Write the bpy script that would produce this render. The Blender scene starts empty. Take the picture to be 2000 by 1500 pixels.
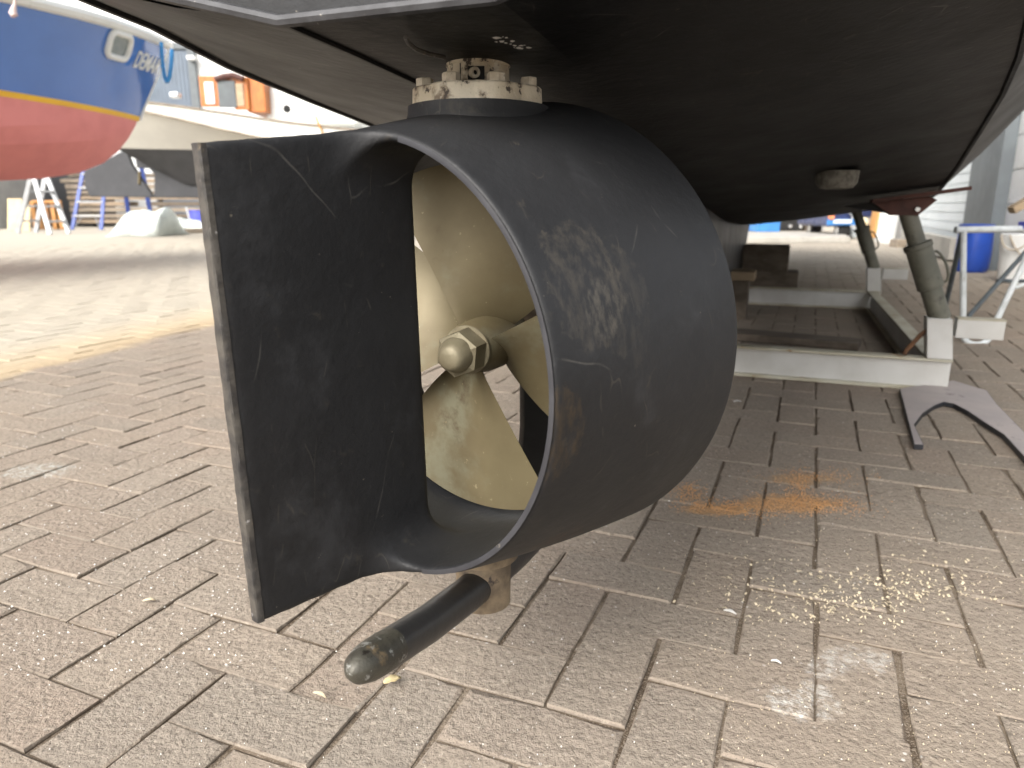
import bpy, bmesh, math, random
from mathutils import Vector, Matrix
random.seed(7)
R = math.radians
scn = bpy.context.scene
col = scn.collection

# ------------------------------------------------------------------ camera, sky, sun, exposure
CAM_H, FPX, PITCH = 0.62, 1388.0, R(13.96)
cam_d = bpy.data.cameras.new('camera')
cam_d.sensor_width = 36.0
cam_d.lens = 36.0 * FPX / 2000.0
cam_d.clip_start, cam_d.clip_end = 0.02, 600
cam_d.dof.use_dof = True
cam_d.dof.focus_distance = 0.80
cam_d.dof.aperture_fstop = 6.5
cam = bpy.data.objects.new('camera', cam_d)
cam.location = (0, 0, CAM_H)
cam.rotation_euler = (R(90) - PITCH, 0, 0)
col.objects.link(cam)
scn.camera = cam

SUN_EL, SUN_AZ = R(38), R(216)       # sun stands behind and to the left of the camera, behind thin cloud
world = bpy.data.worlds.new('World')
scn.world = world
world.use_nodes = True
wn = world.node_tree.nodes; wl = world.node_tree.links
bg = wn['Background']
sky = wn.new('ShaderNodeTexSky')
sky.sky_type = 'NISHITA'; sky.sun_disc = False
sky.sun_elevation = SUN_EL; sky.sun_rotation = SUN_AZ
sky.air_density = 1.0; sky.dust_density = 6.0; sky.ozone_density = 0.6
hs = wn.new('ShaderNodeHueSaturation')
hs.inputs['Saturation'].default_value = 0.30       # milky cloud cover
wl.new(sky.outputs[0], hs.inputs['Color'])
wl.new(hs.outputs[0], bg.inputs['Color'])
bg.inputs['Strength'].default_value = 0.15
sun_d = bpy.data.lights.new('sun', 'SUN')
sun_d.energy = 0.72; sun_d.angle = R(40); sun_d.color = (1.0, 0.965, 0.92)
sun = bpy.data.objects.new('sun', sun_d)
sd = Vector((math.sin(SUN_AZ) * math.cos(SUN_EL), math.cos(SUN_AZ) * math.cos(SUN_EL), math.sin(SUN_EL)))
sun.rotation_euler = (-sd).to_track_quat('-Z', 'Y').to_euler()
sun.location = (-4, -3, 8)
col.objects.link(sun)
scn.view_settings.view_transform = 'Standard'
scn.view_settings.look = 'None'
scn.view_settings.exposure = 1.18
scn.view_settings.gamma = 1.0

# ------------------------------------------------------------------ frames
def ray(x, y):
    fw = Vector((0, math.cos(PITCH), -math.sin(PITCH))); up = Vector((0, math.sin(PITCH), math.cos(PITCH)))
    return fw + Vector((1, 0, 0)) * ((x - 1000) / FPX) + up * ((750 - y) / FPX)
def at(x, y, Y):
    r = ray(x, y); P = r * (Y / r.y); return Vector((P.x, P.y, P.z + CAM_H))
def gp(x, y, z=0.0):
    r = ray(x, y); P = r * ((z - CAM_H) / r.z); return Vector((P.x, P.y, z))

BAZ = R(21)                                     # heading of the boat
BA = Vector((math.sin(BAZ), math.cos(BAZ), 0)); BB_ = Vector((math.cos(BAZ), -math.sin(BAZ), 0))
STOCK = Vector((-0.036, 0.815, 0))
def BF(s, m, z): return STOCK + BA * s + BB_ * m + Vector((0, 0, z))

# ------------------------------------------------------------------ mesh helpers
def sm(t): t = max(0, min(1, t)); return t * t * (3 - 2 * t)
class MB:
    def __init__(self): self.v = []; self.f = []
    def add(self, vs, fs):
        o = len(self.v); self.v += [Vector(p) for p in vs]; self.f += [tuple(i + o for i in q) for q in fs]; return self
    def box8(self, p):                          # p: 8 corners, bottom ring then top ring
        return self.add(p, [(3, 2, 1, 0), (4, 5, 6, 7), (0, 1, 5, 4), (1, 2, 6, 5), (2, 3, 7, 6), (3, 0, 4, 7)])
    def box(self, c, sx, sy, sz, X=Vector((1, 0, 0)), Y=Vector((0, 1, 0)), Z=Vector((0, 0, 1))):
        c = Vector(c); X = X * (sx / 2); Y = Y * (sy / 2); Z = Z * (sz / 2)
        return self.box8([c - X - Y - Z, c + X - Y - Z, c + X + Y - Z, c - X + Y - Z, c - X - Y + Z, c + X - Y + Z, c + X + Y + Z, c - X + Y + Z])
    def bar(self, a, b, w, h, up=Vector((0, 0, 1))):
        a = Vector(a); b = Vector(b); d = b - a; L = d.length; d.normalize()
        if abs(d.dot(up)) > .98: up = Vector((0, 1, 0))
        s = d.cross(up).normalized(); u = s.cross(d).normalized()
        return self.box((a + b) / 2, L, w, h, d, s, u)
    def tube(self, pts, r, n=12, closed=False, cap=True):
        pts = [Vector(p) for p in pts]; N = len(pts)
        rs = r if isinstance(r, (list, tuple)) else [r] * N
        vs = []; fs = []; ref = None
        for i, p in enumerate(pts):
            if closed: t = pts[(i + 1) % N] - pts[i - 1]
            else: t = pts[min(i + 1, N - 1)] - pts[max(i - 1, 0)]
            t.normalize()
            if ref is None:
                ref = Vector((0, 0, 1)) if abs(t.z) < .9 else Vector((1, 0, 0))
            s = t.cross(ref)
            if s.length < 1e-4: s = t.cross(Vector((0, 1, 0)))
            s.normalize(); u = s.cross(t).normalized(); ref = u
            for k in range(n):
                a = 2 * math.pi * k / n
                vs.append(p + (s * math.cos(a) + u * math.sin(a)) * rs[i])
        M = N if closed else N - 1
        for i in range(M):
            j = (i + 1) % N
            for k in range(n):
                l = (k + 1) % n
                fs.append((i * n + k, i * n + l, j * n + l, j * n + k))
        if cap and not closed:
            fs.append(tuple(range(n - 1, -1, -1))); fs.append(tuple((N - 1) * n + k for k in range(n)))
        return self.add(vs, fs)
    def lathe(self, c, ax, prof, n=32, ref=None, closed=False):
        """prof: list of (along, radius)"""
        c = Vector(c); ax = Vector(ax).normalized()
        if ref is None: ref = Vector((0, 0, 1)) if abs(ax.z) < .9 else Vector((1, 0, 0))
        s = ax.cross(ref).normalized(); u = s.cross(ax).normalized()
        vs = []; fs = []; N = len(prof)
        for (x, r) in prof:
            for k in range(n):
                a = 2 * math.pi * k / n
                vs.append(c + ax * x + (s * math.cos(a) + u * math.sin(a)) * r)
        for i in range(N if closed else N - 1):
            j = (i + 1) % N
            for k in range(n):
                l = (k + 1) % n
                fs.append((i * n + k, i * n + l, j * n + l, j * n + k))
        if not closed:
            fs.append(tuple(range(n - 1, -1, -1))); fs.append(tuple((N - 1) * n + k for k in range(n)))
        return self.add(vs, fs)
    def prism(self, pts, ext):                  # planar outline, extruded by vector
        n = len(pts); pts = [Vector(p) for p in pts]; ext = Vector(ext)
        return self.add(pts + [p + ext for p in pts], [tuple(range(n - 1, -1, -1)), tuple(range(n, 2 * n))] + [(i, (i + 1) % n, n + (i + 1) % n, n + i) for i in range(n)])
    def grid(self, rows, wrap=False):
        nr = len(rows); nc = len(rows[0])
        vs = [p for r in rows for p in r]
        fs = []
        for i in range(nr - 1):
            for j in range(nc if wrap else nc - 1):
                k = (j + 1) % nc
                fs.append((i * nc + j, i * nc + k, (i + 1) * nc + k, (i + 1) * nc + j))
        return self.add(vs, fs)
    def mesh(self, name, origin, smooth=True, sharp=35, fixn=True):
        me = bpy.data.meshes.new(name)
        me.from_pydata([tuple(p - origin) for p in self.v], [], self.f)
        bm = bmesh.new(); bm.from_mesh(me)
        if fixn: bmesh.ops.recalc_face_normals(bm, faces=bm.faces)
        if smooth:
            for f in bm.faces: f.smooth = True
            th = R(sharp)
            for e in bm.edges:
                if len(e.link_faces) == 2 and e.calc_face_angle(0) > th: e.smooth = False
        bm.to_mesh(me); bm.free(); me.update()
        return me
    def build(self, name, mat, parent=None, smooth=True, sharp=35, bevel=0, origin=None, fixn=True):
        if origin is None:
            if parent is not None: origin = world_loc(parent)
            else:
                lo = [min(p[i] for p in self.v) for i in range(3)]; hi = [max(p[i] for p in self.v) for i in range(3)]
                origin = Vector(((lo[0] + hi[0]) / 2, (lo[1] + hi[1]) / 2, lo[2]))
        me = self.mesh(name, origin, smooth, sharp, fixn)
        me.materials.append(mat)
        o = bpy.data.objects.new(name, me); col.objects.link(o)
        if parent is not None: o.parent = parent
        else: o.location = origin
        if bevel:
            b = o.modifiers.new('bevel', 'BEVEL'); b.width = bevel; b.segments = 2; b.limit_method = 'ANGLE'; b.angle_limit = R(40)
        return o
def world_loc(o):
    v = Vector((0, 0, 0))
    while o is not None: v = v + o.location; o = o.parent
    return v
def thing(name, loc, label, cat, group=None):
    o = bpy.data.objects.new(name, None); o.empty_display_size = .1; o.location = loc; col.objects.link(o)
    return tag(o, label, cat, group)
def tag(o, label, cat, group=None):
    o['label'] = label; o['category'] = cat
    if group: o['group'] = group
    return o
def struct(o): o['kind'] = 'structure'; return o
def stuff(o): o['kind'] = 'stuff'; return o

# ------------------------------------------------------------------ materials
def hexs(n):
    n.use_nodes = True; nt = n.node_tree; return nt, nt.nodes, nt.links, nt.nodes['Principled BSDF']
def mat(name, c1, c2=None, scale=6, rough=.6, metal=0, bump=0.0, bscale=60, spots=(), stretch=(1, 1, 1), detail=6, rvar=.12, spec=.5, coat=0):
    """c1..c2 mottled by noise; spots: (colour, noise scale, threshold, softness)"""
    m = bpy.data.materials.new(name); nt, N, L, P = hexs(m)
    tc = N.new('ShaderNodeTexCoord'); mp = N.new('ShaderNodeMapping'); mp.inputs['Scale'].default_value = stretch
    L.new(tc.outputs['Object'], mp.inputs['Vector'])
    def noise(s, d=6, ro=.6):
        n = N.new('ShaderNodeTexNoise'); n.inputs['Scale'].default_value = s; n.inputs['Detail'].default_value = d; n.inputs['Roughness'].default_value = ro
        L.new(mp.outputs[0], n.inputs['Vector']); return n
    def ramp(src, a, b):
        r = N.new('ShaderNodeMapRange'); r.inputs['From Min'].default_value = a; r.inputs['From Max'].default_value = b; r.interpolation_type = 'SMOOTHSTEP'
        L.new(src, r.inputs['Value']); return r.outputs[0]
    def mix(f, A, B):
        x = N.new('ShaderNodeMix'); x.data_type = 'RGBA'
        L.new(f, x.inputs[0])
        if isinstance(A, tuple): x.inputs[6].default_value = (*A, 1)
        else: L.new(A, x.inputs[6])
        if isinstance(B, tuple): x.inputs[7].default_value = (*B, 1)
        else: L.new(B, x.inputs[7])
        return x.outputs[2]
    c2 = c2 or tuple(k * .75 for k in c1)
    n1 = noise(scale, detail)
    c = mix(ramp(n1.outputs[0], .35, .65), tuple(c1), tuple(c2))
    for (sc, ss, th, so) in spots:
        k = noise(ss, 5, .65)
        c = mix(ramp(k.outputs[0], th, th + so), c, tuple(sc))
    L.new(c, P.inputs['Base Color'])
    P.inputs['Metallic'].default_value = metal
    P.inputs['Specular IOR Level'].default_value = spec
    P.inputs['Coat Weight'].default_value = coat
    rr = N.new('ShaderNodeMapRange'); rr.inputs['To Min'].default_value = max(.02, rough - rvar); rr.inputs['To Max'].default_value = min(1, rough + rvar)
    n2 = noise(scale * 2.3, 4); L.new(n2.outputs[0], rr.inputs['Value']); L.new(rr.outputs[0], P.inputs['Roughness'])
    if bump:
        b = N.new('ShaderNodeBump'); b.inputs['Strength'].default_value = 1; b.inputs['Distance'].default_value = bump
        n3 = noise(bscale, 5); L.new(n3.outputs[0], b.inputs['Height']); L.new(b.outputs[0], P.inputs['Normal'])
    m['_c'] = 0
    return m

def pos_mask(N, L, centre, rad, nscale, soft=.5, sq=(1, 1, 1), wob=.6):
    """stain with its own ragged outline round a spot of the surface (world position)"""
    g = N.new('ShaderNodeNewGeometry')
    s = N.new('ShaderNodeVectorMath'); s.operation = 'SUBTRACT'; s.inputs[1].default_value = centre; L.new(g.outputs['Position'], s.inputs[0])
    q = N.new('ShaderNodeVectorMath'); q.operation = 'MULTIPLY'; q.inputs[1].default_value = sq; L.new(s.outputs[0], q.inputs[0])
    l = N.new('ShaderNodeVectorMath'); l.operation = 'LENGTH'; L.new(q.outputs[0], l.inputs[0])
    n = N.new('ShaderNodeTexNoise'); n.inputs['Scale'].default_value = nscale; n.inputs['Detail'].default_value = 7; n.inputs['Roughness'].default_value = .7
    L.new(g.outputs['Position'], n.inputs['Vector'])
    a = N.new('ShaderNodeMath'); a.operation = 'MULTIPLY_ADD'; a.inputs[1].default_value = -rad * wob * 2; L.new(n.outputs[0], a.inputs[0]); L.new(l.outputs['Value'], a.inputs[2])
    r = N.new('ShaderNodeMapRange'); r.interpolation_type = 'SMOOTHSTEP'
    r.inputs['From Min'].default_value = rad * (1 - wob) ; r.inputs['From Max'].default_value = rad * (1 - wob - soft); L.new(a.outputs[0], r.inputs['Value'])
    return r.outputs[0]
def add_stains(m, stains, brk=0, bstretch=(1, 1, 1)):
    nt = m.node_tree; N = nt.nodes; L = nt.links; P = N['Principled BSDF']
    src = P.inputs['Base Color'].links[0].from_socket
    for (c, centre, rad, ns, soft, sq, amt) in stains:
        k = pos_mask(N, L, centre, rad, ns, soft, sq)
        a = N.new('ShaderNodeMath'); a.operation = 'MULTIPLY'; a.inputs[1].default_value = amt; L.new(k, a.inputs[0])
        if brk:
            g2 = N.new('ShaderNodeNewGeometry'); v2 = N.new('ShaderNodeVectorMath'); v2.operation = 'MULTIPLY'; v2.inputs[1].default_value = bstretch; L.new(g2.outputs['Position'], v2.inputs[0])
            n2 = N.new('ShaderNodeTexNoise'); n2.inputs['Scale'].default_value = brk; n2.inputs['Detail'].default_value = 8; n2.inputs['Roughness'].default_value = .72; L.new(v2.outputs[0], n2.inputs['Vector'])
            r2 = N.new('ShaderNodeMapRange'); r2.inputs['From Min'].default_value = .43; r2.inputs['From Max'].default_value = .62; L.new(n2.outputs[0], r2.inputs['Value'])
            b2_ = N.new('ShaderNodeMath'); b2_.operation = 'MULTIPLY'; L.new(a.outputs[0], b2_.inputs[0]); L.new(r2.outputs[0], b2_.inputs[1]); a = b2_
        x = N.new('ShaderNodeMix'); x.data_type = 'RGBA'; L.new(a.outputs[0], x.inputs[0]); L.new(src, x.inputs[6]); x.inputs[7].default_value = (*c, 1)
        src = x.outputs[2]
    L.new(src, P.inputs['Base Color'])
    return m

def paver_material(name, is_bed=False):
    m = bpy.data.materials.new(name); nt, N, L, P = hexs(m)
    g = N.new('ShaderNodeNewGeometry'); oi = N.new('ShaderNodeObjectInfo')
    def math_(op, a, b=None, c=None):
        n = N.new('ShaderNodeMath'); n.operation = op
        for i, v in enumerate((a, b, c)):
            if v is None: continue
            if isinstance(v, (int, float)): n.inputs[i].default_value = v
            else: L.new(v, n.inputs[i])
        return n.outputs[0]
    rnd = math_('FRACT', math_('ADD', g.outputs['Random Per Island'], math_('MULTIPLY', oi.outputs['Random'], 7.31)))
    def noise(s, d=6, ro=.6, vec=None):
        n = N.new('ShaderNodeTexNoise'); n.inputs['Scale'].default_value = s; n.inputs['Detail'].default_value = d; n.inputs['Roughness'].default_value = ro
        L.new(vec or g.outputs['Position'], n.inputs['Vector']); return n.outputs[0]
    def mr(v, a, b, c=0, d=1):
        r = N.new('ShaderNodeMapRange'); r.interpolation_type = 'SMOOTHSTEP'
        for i, k in zip(('From Min', 'From Max', 'To Min', 'To Max'), (a, b, c, d)): r.inputs[i].default_value = k
        L.new(v, r.inputs['Value']); return r.outputs[0]
    def mix(f, A, B):
        x = N.new('ShaderNodeMix'); x.data_type = 'RGBA'; L.new(f, x.inputs[0])
        for i, v in ((6, A), (7, B)):
            if isinstance(v, tuple): x.inputs[i].default_value = (*v, 1)
            else: L.new(v, x.inputs[i])
        return x.outputs[2]
    if is_bed:
        c = mix(mr(noise(9), .35, .65), (.105, .078, .054), (.235, .19, .142))
        c = mix(mr(noise(420, 3), .5, .62), c, (.28, .235, .185))
    else:
        ramp = N.new('ShaderNodeValToRGB'); e = ramp.color_ramp.elements
        e[0].position = 0; e[0].color = (.293, .25, .203, 1); e[1].position = 1; e[1].color = (.328, .279, .226, 1)
        for p_, c_ in ((.2, (.31, .262, .210, 1)), (.4, (.305, .255, .203, 1)), (.6, (.322, .268, .214, 1)), (.75, (.290, .252, .207, 1)), (.88, (.315, .258, .206, 1))):
            k = e.new(p_); k.color = c_
        L.new(rnd, ramp.inputs['Fac']); c = ramp.outputs['Color']
        c = mix(math_('MULTIPLY', mr(noise(2.2, 4), .42, .68), .40), c, (.36, .31, .255))      # dusty patches
        c = mix(math_('MULTIPLY', mr(noise(5.5, 5), .50, .75), .28), c, (.24, .20, .165))      # grime
        c = mix(math_('MULTIPLY', mr(noise(1.3, 3), .5, .7), .22), c, (.37, .27, .215))        # reddish ones
        c = mix(math_('MULTIPLY', mr(noise(.9, 3), .45, .62), .22), c, (.215, .185, .155))      # trodden-in dirt
        c = mix(math_('MULTIPLY', mr(noise(26, 5, .7), .5, .72), .35), c, (.22, .185, .15))      # blotches
        c = mix(math_('MULTIPLY', mr(noise(120, 4, .75), .53, .64), .8), c, (.165, .135, .108))                          # dark grit
        c = mix(math_('MULTIPLY', mr(noise(88, 4, .75, None), .55, .68), .8), c, (.45, .39, .315))                      # pale grit
        v = N.new('ShaderNodeTexVoronoi'); v.inputs['Scale'].default_value = 46; L.new(g.outputs['Position'], v.inputs['Vector'])
        fl = math_('MULTIPLY', mr(v.outputs['Distance'], .13, .07), mr(noise(7, 2), .50, .60))
        c = mix(math_('MULTIPLY', fl, .8), c, (.66, .63, .58))                                  # specks of paint and filler
    # soil packed into the joints, then sand and dust that lies over everything further left
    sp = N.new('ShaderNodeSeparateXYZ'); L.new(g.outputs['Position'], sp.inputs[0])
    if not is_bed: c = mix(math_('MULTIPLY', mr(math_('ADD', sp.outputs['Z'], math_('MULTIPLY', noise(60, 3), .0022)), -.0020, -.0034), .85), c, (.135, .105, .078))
    d = math_('SUBTRACT', math_('ADD', math_('MULTIPLY', sp.outputs['Y'], .218), math_('MULTIPLY', sp.outputs['X'], -.976)), math_('MULTIPLY', noise(2.4, 5), .22))
    left = 1.0
    sand = mr(d, 2.24, 2.55)
    edge = math_('MULTIPLY', mr(d, 2.26, 2.36), mr(d, 3.0, 2.38))
    c = mix(math_('MULTIPLY', sand, .97 if is_bed else .85), c, (.49, .445, .36))
    c = mix(math_('MULTIPLY', edge, .45), c, (.56, .41, .22))
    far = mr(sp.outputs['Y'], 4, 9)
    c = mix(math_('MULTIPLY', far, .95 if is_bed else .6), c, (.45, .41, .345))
    L.new(c, P.inputs['Base Color'])
    P.inputs['Roughness'].default_value = .95; P.inputs['Specular IOR Level'].default_value = .12
    b1 = N.new('ShaderNodeBump'); b1.inputs['Distance'].default_value = .0055; b1.inputs['Strength'].default_value = 1
    hgt = math_('ADD', math_('MULTIPLY', noise(115, 5, .7), math_('ADD', .65, math_('MULTIPLY', rnd, .5))), math_('MULTIPLY', noise(45, 4), .9))
    L.new(hgt, b1.inputs['Height']); L.new(b1.outputs[0], P.inputs['Normal'])
    return m

def add_scratches(m, scale, colour, width, amt, sq=(1, 1, 1)):
    """hairline scratches: broken stretches of cell borders"""
    nt = m.node_tree; N = nt.nodes; L = nt.links; P = N['Principled BSDF']
    src = P.inputs['Base Color'].links[0].from_socket
    g = N.new('ShaderNodeNewGeometry'); q = N.new('ShaderNodeVectorMath'); q.operation = 'MULTIPLY'; q.inputs[1].default_value = sq; L.new(g.outputs['Position'], q.inputs[0])
    w = N.new('ShaderNodeTexNoise'); w.inputs['Scale'].default_value = scale * 1.5; w.inputs['Detail'].default_value = 2; L.new(q.outputs[0], w.inputs['Vector'])
    ad = N.new('ShaderNodeVectorMath'); ad.operation = 'MULTIPLY_ADD'; ad.inputs[1].default_value = (.05, .05, .05); L.new(w.outputs['Color'], ad.inputs[0]); L.new(q.outputs[0], ad.inputs[2])
    v = N.new('ShaderNodeTexVoronoi'); v.feature = 'DISTANCE_TO_EDGE'; v.inputs['Scale'].default_value = scale; L.new(ad.outputs[0], v.inputs['Vector'])
    a = N.new('ShaderNodeMapRange'); a.inputs['From Min'].default_value = width; a.inputs['From Max'].default_value = width * .3; L.new(v.outputs['Distance'], a.inputs['Value'])
    n = N.new('ShaderNodeTexNoise'); n.inputs['Scale'].default_value = scale * 2.2; n.inputs['Detail'].default_value = 4; L.new(g.outputs['Position'], n.inputs['Vector'])
    b = N.new('ShaderNodeMapRange'); b.inputs['From Min'].default_value = .54; b.inputs['From Max'].default_value = .66; b.inputs['To Max'].default_value = amt; L.new(n.outputs[0], b.inputs['Value'])
    k = N.new('ShaderNodeMath'); k.operation = 'MULTIPLY'; L.new(a.outputs[0], k.inputs[0]); L.new(b.outputs[0], k.inputs[1])
    x = N.new('ShaderNodeMix'); x.data_type = 'RGBA'; L.new(k.outputs[0], x.inputs[0]); L.new(src, x.inputs[6]); x.inputs[7].default_value = (*colour, 1)
    L.new(x.outputs[2], P.inputs['Base Color']); return m
def black_paint(name, c=(.028, .029, .032), rough=.5, stains=(), sc=5):
    m = mat(name, c, tuple(k * .72 for k in c), scale=sc, rough=rough, bump=.0010, bscale=60, rvar=.14, spec=.4,
            spots=((tuple(k * 1.7 for k in c), 9, .55, .2), ((.035, .032, .028), 30, .62, .12), ((.12, .108, .088), 85, .705, .03)))
    add_scratches(m, 7, (.10, .095, .085), .006, .55, (1, 1, .6)); add_scratches(m, 16, (.085, .075, .06), .010, .40, (1, 1, .25))
    return add_stains(m, stains, 120, (1, 1, .30))

M = {}
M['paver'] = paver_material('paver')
M['bed'] = paver_material('joint_sand', True)
Z0 = (1, 1, 1)
tan = (.095, .082, .063)
M['nozzle'] = black_paint('nozzle_antifouling', (.0185, .0190, .0205), .58, stains=(
    (tan, (.062, .598, .558), .048, 55, .10, (1.1, 1.1, .75), .30), (tan, (.098, .622, .535), .040, 60, .10, (1.3, 1.3, .7), .17),
    ((.13, .12, .10), (.075, .60, .535), .022, 70, .08, (1, 1, .8), .22),
    ((.13, .08, .03), (.042, .560, .435), .028, 60, .12, (1, 1, .6), .22), ((.11, .055, .025), (.08, .62, .27), .09, 30, .15, (1, 1, 2), .25)))
M['fin'] = mat('fin_antifouling', (.0165, .0168, .0182), (.0185, .0182, .0182), scale=5, rough=.6, bump=.0006, bscale=40, stretch=(1, 1, .25),
               spots=(((.024, .020, .0165), 12, .56, .18), ((.02, .02, .021), 38, .55, .2), ((.13, .115, .09), 85, .705, .03)))
M['hull'] = black_paint('hull_antifouling', (.0052, .0056, .0066), .50, sc=3); M['hull'].node_tree.nodes['Principled BSDF'].inputs['Specular IOR Level'].default_value = .22
M['hull_side'] = black_paint('hull_side_black', (.020, .019, .018), .45, sc=3)
M['transom'] = black_paint('transom_black', (.0075, .0082, .0098), .6, sc=4)
M['bead'] = mat('worn_edge', (.055, .056, .06), (.030, .030, .033), scale=40, rough=.5, spots=(((.30, .28, .25), 70, .68, .05),))
M['worn'] = mat('scraped_edge', (.075, .068, .058), (.030, .028, .027), scale=45, rough=.55, bump=.0012, bscale=90, spots=(((.20, .15, .09), 28, .60, .10), ((.26, .25, .24), 110, .66, .05)))
M['flange'] = mat('corroded_flange', (.70, .64, .52), (.55, .48, .36), scale=22, rough=.7, bump=.002, bscale=70, spots=(((.20, .155, .11), 40, .50, .16), ((.07, .055, .045), 80, .585, .05), ((.70, .66, .57), 30, .60, .08)))
M['bolt'] = mat('corroded_bolt', (.70, .64, .53), (.48, .42, .32), scale=60, rough=.7, bump=.001, bscale=120, spots=(((.09, .07, .05), 90, .62, .06),))
M['bronze'] = mat('propeller_bronze', (.165, .136, .075), (.128, .102, .055), scale=7, rough=.5, metal=.30, bump=.0004, bscale=30, spots=(((.18, .17, .112), 10, .52, .2), ((.10, .075, .042), 16, .60, .14), ((.26, .22, .13), 120, .66, .05)))
M['nut'] = mat('nut_bronze', (.215, .19, .125), (.165, .14, .088), scale=30, rough=.55, metal=.3, bump=.0008, bscale=90, spots=(((.10, .08, .05), 70, .66, .05),))
M['skeg'] = mat('skeg_black', (.022, .022, .023), (.03, .029, .028), scale=8, rough=.38, bump=.0005, bscale=60, spots=(((.35, .35, .33), 95, .74, .02),))
M['skegtip'] = mat('bare_steel_tip', (.085, .08, .062), (.05, .047, .038), scale=34, rough=.45, metal=.35, bump=.0012, bscale=110, spots=(((.26, .26, .24), 70, .57, .08), ((.02, .017, .013), 75, .60, .06), ((.17, .125, .07), 26, .58, .10)))
M['bearing'] = mat('bearing_block', (.25, .19, .12), (.12, .09, .06), scale=30, rough=.7, bump=.001, bscale=80, spots=(((.04, .03, .025), 28, .60, .06),))
M['anode'] = mat('zinc_anode', (.22, .215, .19), (.10, .095, .08), scale=60, rough=.7, bump=.003, bscale=70)
M['cradle'] = mat('grey_cradle_paint', (.58, .58, .56), (.50, .495, .47), scale=5, rough=.55, bump=.0006, bscale=40, spots=(((.22, .12, .045), 14, .69, .06), ((.50, .49, .46), 7, .55, .2)))
M['cradle_edge'] = mat('cradle_flange_paint', (.50, .48, .39), (.40, .36, .26), scale=8, rough=.6, spots=(((.28, .15, .05), 16, .60, .08),))
M['jack'] = mat('jack_tube', (.16, .155, .12), (.11, .11, .085), scale=12, rough=.55, bump=.0006, spots=(((.06, .055, .045), 20, .58, .12), ((.10, .19, .14), 9, .66, .06), ((.16, .08, .04), 22, .68, .05)))
M['rust'] = mat('rust', (.17, .085, .04), (.09, .045, .025), scale=25, rough=.85, bump=.001)
M['redpad'] = mat('red_lead_pad', (.10, .038, .028), (.06, .025, .02), scale=18, rough=.7)
M['white'] = mat('white_paint', (.78, .79, .78), (.68, .70, .70), scale=3, rough=.4)
M['whitepipe'] = mat('pale_trestle_paint', (.66, .70, .71), (.52, .55, .55), scale=14, rough=.5, spots=(((.30, .25, .2), 30, .68, .05),))
M['darkpipe'] = mat('dark_trestle_paint', (.10, .125, .14), (.07, .085, .095), scale=14, rough=.55)
M['bluedrum'] = mat('blue_plastic', (.02, .075, .42), (.017, .06, .34), scale=4, rough=.38)
M['timber'] = mat('weathered_timber', (.16, .13, .10), (.10, .08, .06), scale=4, rough=.85, bump=.001, stretch=(1, 6, 6), spots=(((.22, .19, .15), 9, .6, .15),))
M['stack_pale'] = mat('stack_timber', (.33, .255, .18), (.22, .17, .12), scale=4, rough=.85, stretch=(1, 5, 5))
M['frame_wood'] = mat('orange_pine', (.50, .25, .08), (.40, .19, .06), scale=4, rough=.6)
M['timber_pale'] = mat('pale_timber', (.45, .34, .22), (.33, .25, .165), scale=4, rough=.8, stretch=(1, 6, 6))
M['timber_grey'] = mat('grey_timber', (.30, .25, .19), (.20, .165, .13), scale=4, rough=.85, stretch=(1, 5, 5))
M['plywood'] = mat('plywood', (.62, .49, .29), (.54, .41, .24), scale=3, rough=.75)
M['orange_wood'] = mat('varnished_teak', (.50, .17, .035), (.40, .12, .025), scale=5, rough=.35, stretch=(4, 4, 1))
M['blue_hull'] = mat('blue_topside', (.065, .19, .56), (.055, .17, .51), scale=1.2, rough=.16, rvar=.08, coat=.7)
M['red_hull'] = mat('red_antifouling', (.80, .285, .265), (.74, .255, .24), scale=3, rough=.75)
M['yellow'] = mat('yellow_boot_stripe', (.90, .52, .03), (.85, .48, .03), scale=3, rough=.4)
M['white_hull'] = mat('white_topside', (.80, .81, .78), (.74, .75, .71), scale=2, rough=.3)
M['cream_hull'] = mat('dull_white_lower_hull', (.60, .59, .54), (.54, .53, .49), scale=2, rough=.5)
M['grey_anti'] = mat('charcoal_antifouling', (.045, .047, .053), (.035, .037, .042), scale=3, rough=.6)
M['glass'] = mat('dark_glass', (.10, .12, .125), (.08, .09, .10), scale=3, rough=.12)
M['portglass'] = mat('port_glass', (.22, .26, .27), (.30, .33, .33), scale=9, rough=.12)
M['rope_blue'] = mat('blue_rope', (.05, .28, .62), (.04, .22, .5), scale=40, rough=.8)
M['pink'] = mat('faded_fender', (.70, .55, .52), (.62, .48, .45), scale=6, rough=.6)
M['alu'] = mat('aluminium', (.40, .41, .42), (.33, .34, .35), scale=8, rough=.4, metal=.5)
M['blue_ladder'] = mat('blue_ladder_paint', (.035, .075, .30), (.03, .06, .24), scale=6, rough=.45)
M['tarp'] = mat('pale_tarp', (.60, .65, .61), (.52, .57, .54), scale=3, rough=.6, bump=.01, bscale=6)
M['slate'] = mat('slate_blue_door', (.135, .17, .215), (.12, .15, .19), scale=2, rough=.6)
M['wall_white'] = mat('white_cladding', (.74, .75, .74), (.68, .69, .68), scale=1.5, rough=.5)
M['wall_grey'] = mat('grey_cladding', (.34, .34, .33), (.28, .28, .27), scale=2, rough=.7)
M['door_white'] = mat('roller_door_white', (.66, .71, .73), (.60, .65, .67), scale=2, rough=.4)
M['steel_post'] = mat('dark_steel_column', (.135, .155, .165), (.11, .125, .135), scale=3, rough=.55, spots=(((.3, .33, .34), 10, .70, .05),))
M['concrete'] = mat('concrete', (.44, .42, .38), (.36, .345, .31), scale=4, rough=.9, bump=.002)
M['dark'] = mat('dark_interior', (.018, .018, .018), (.012, .012, .012), scale=4, rough=.9)
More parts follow.
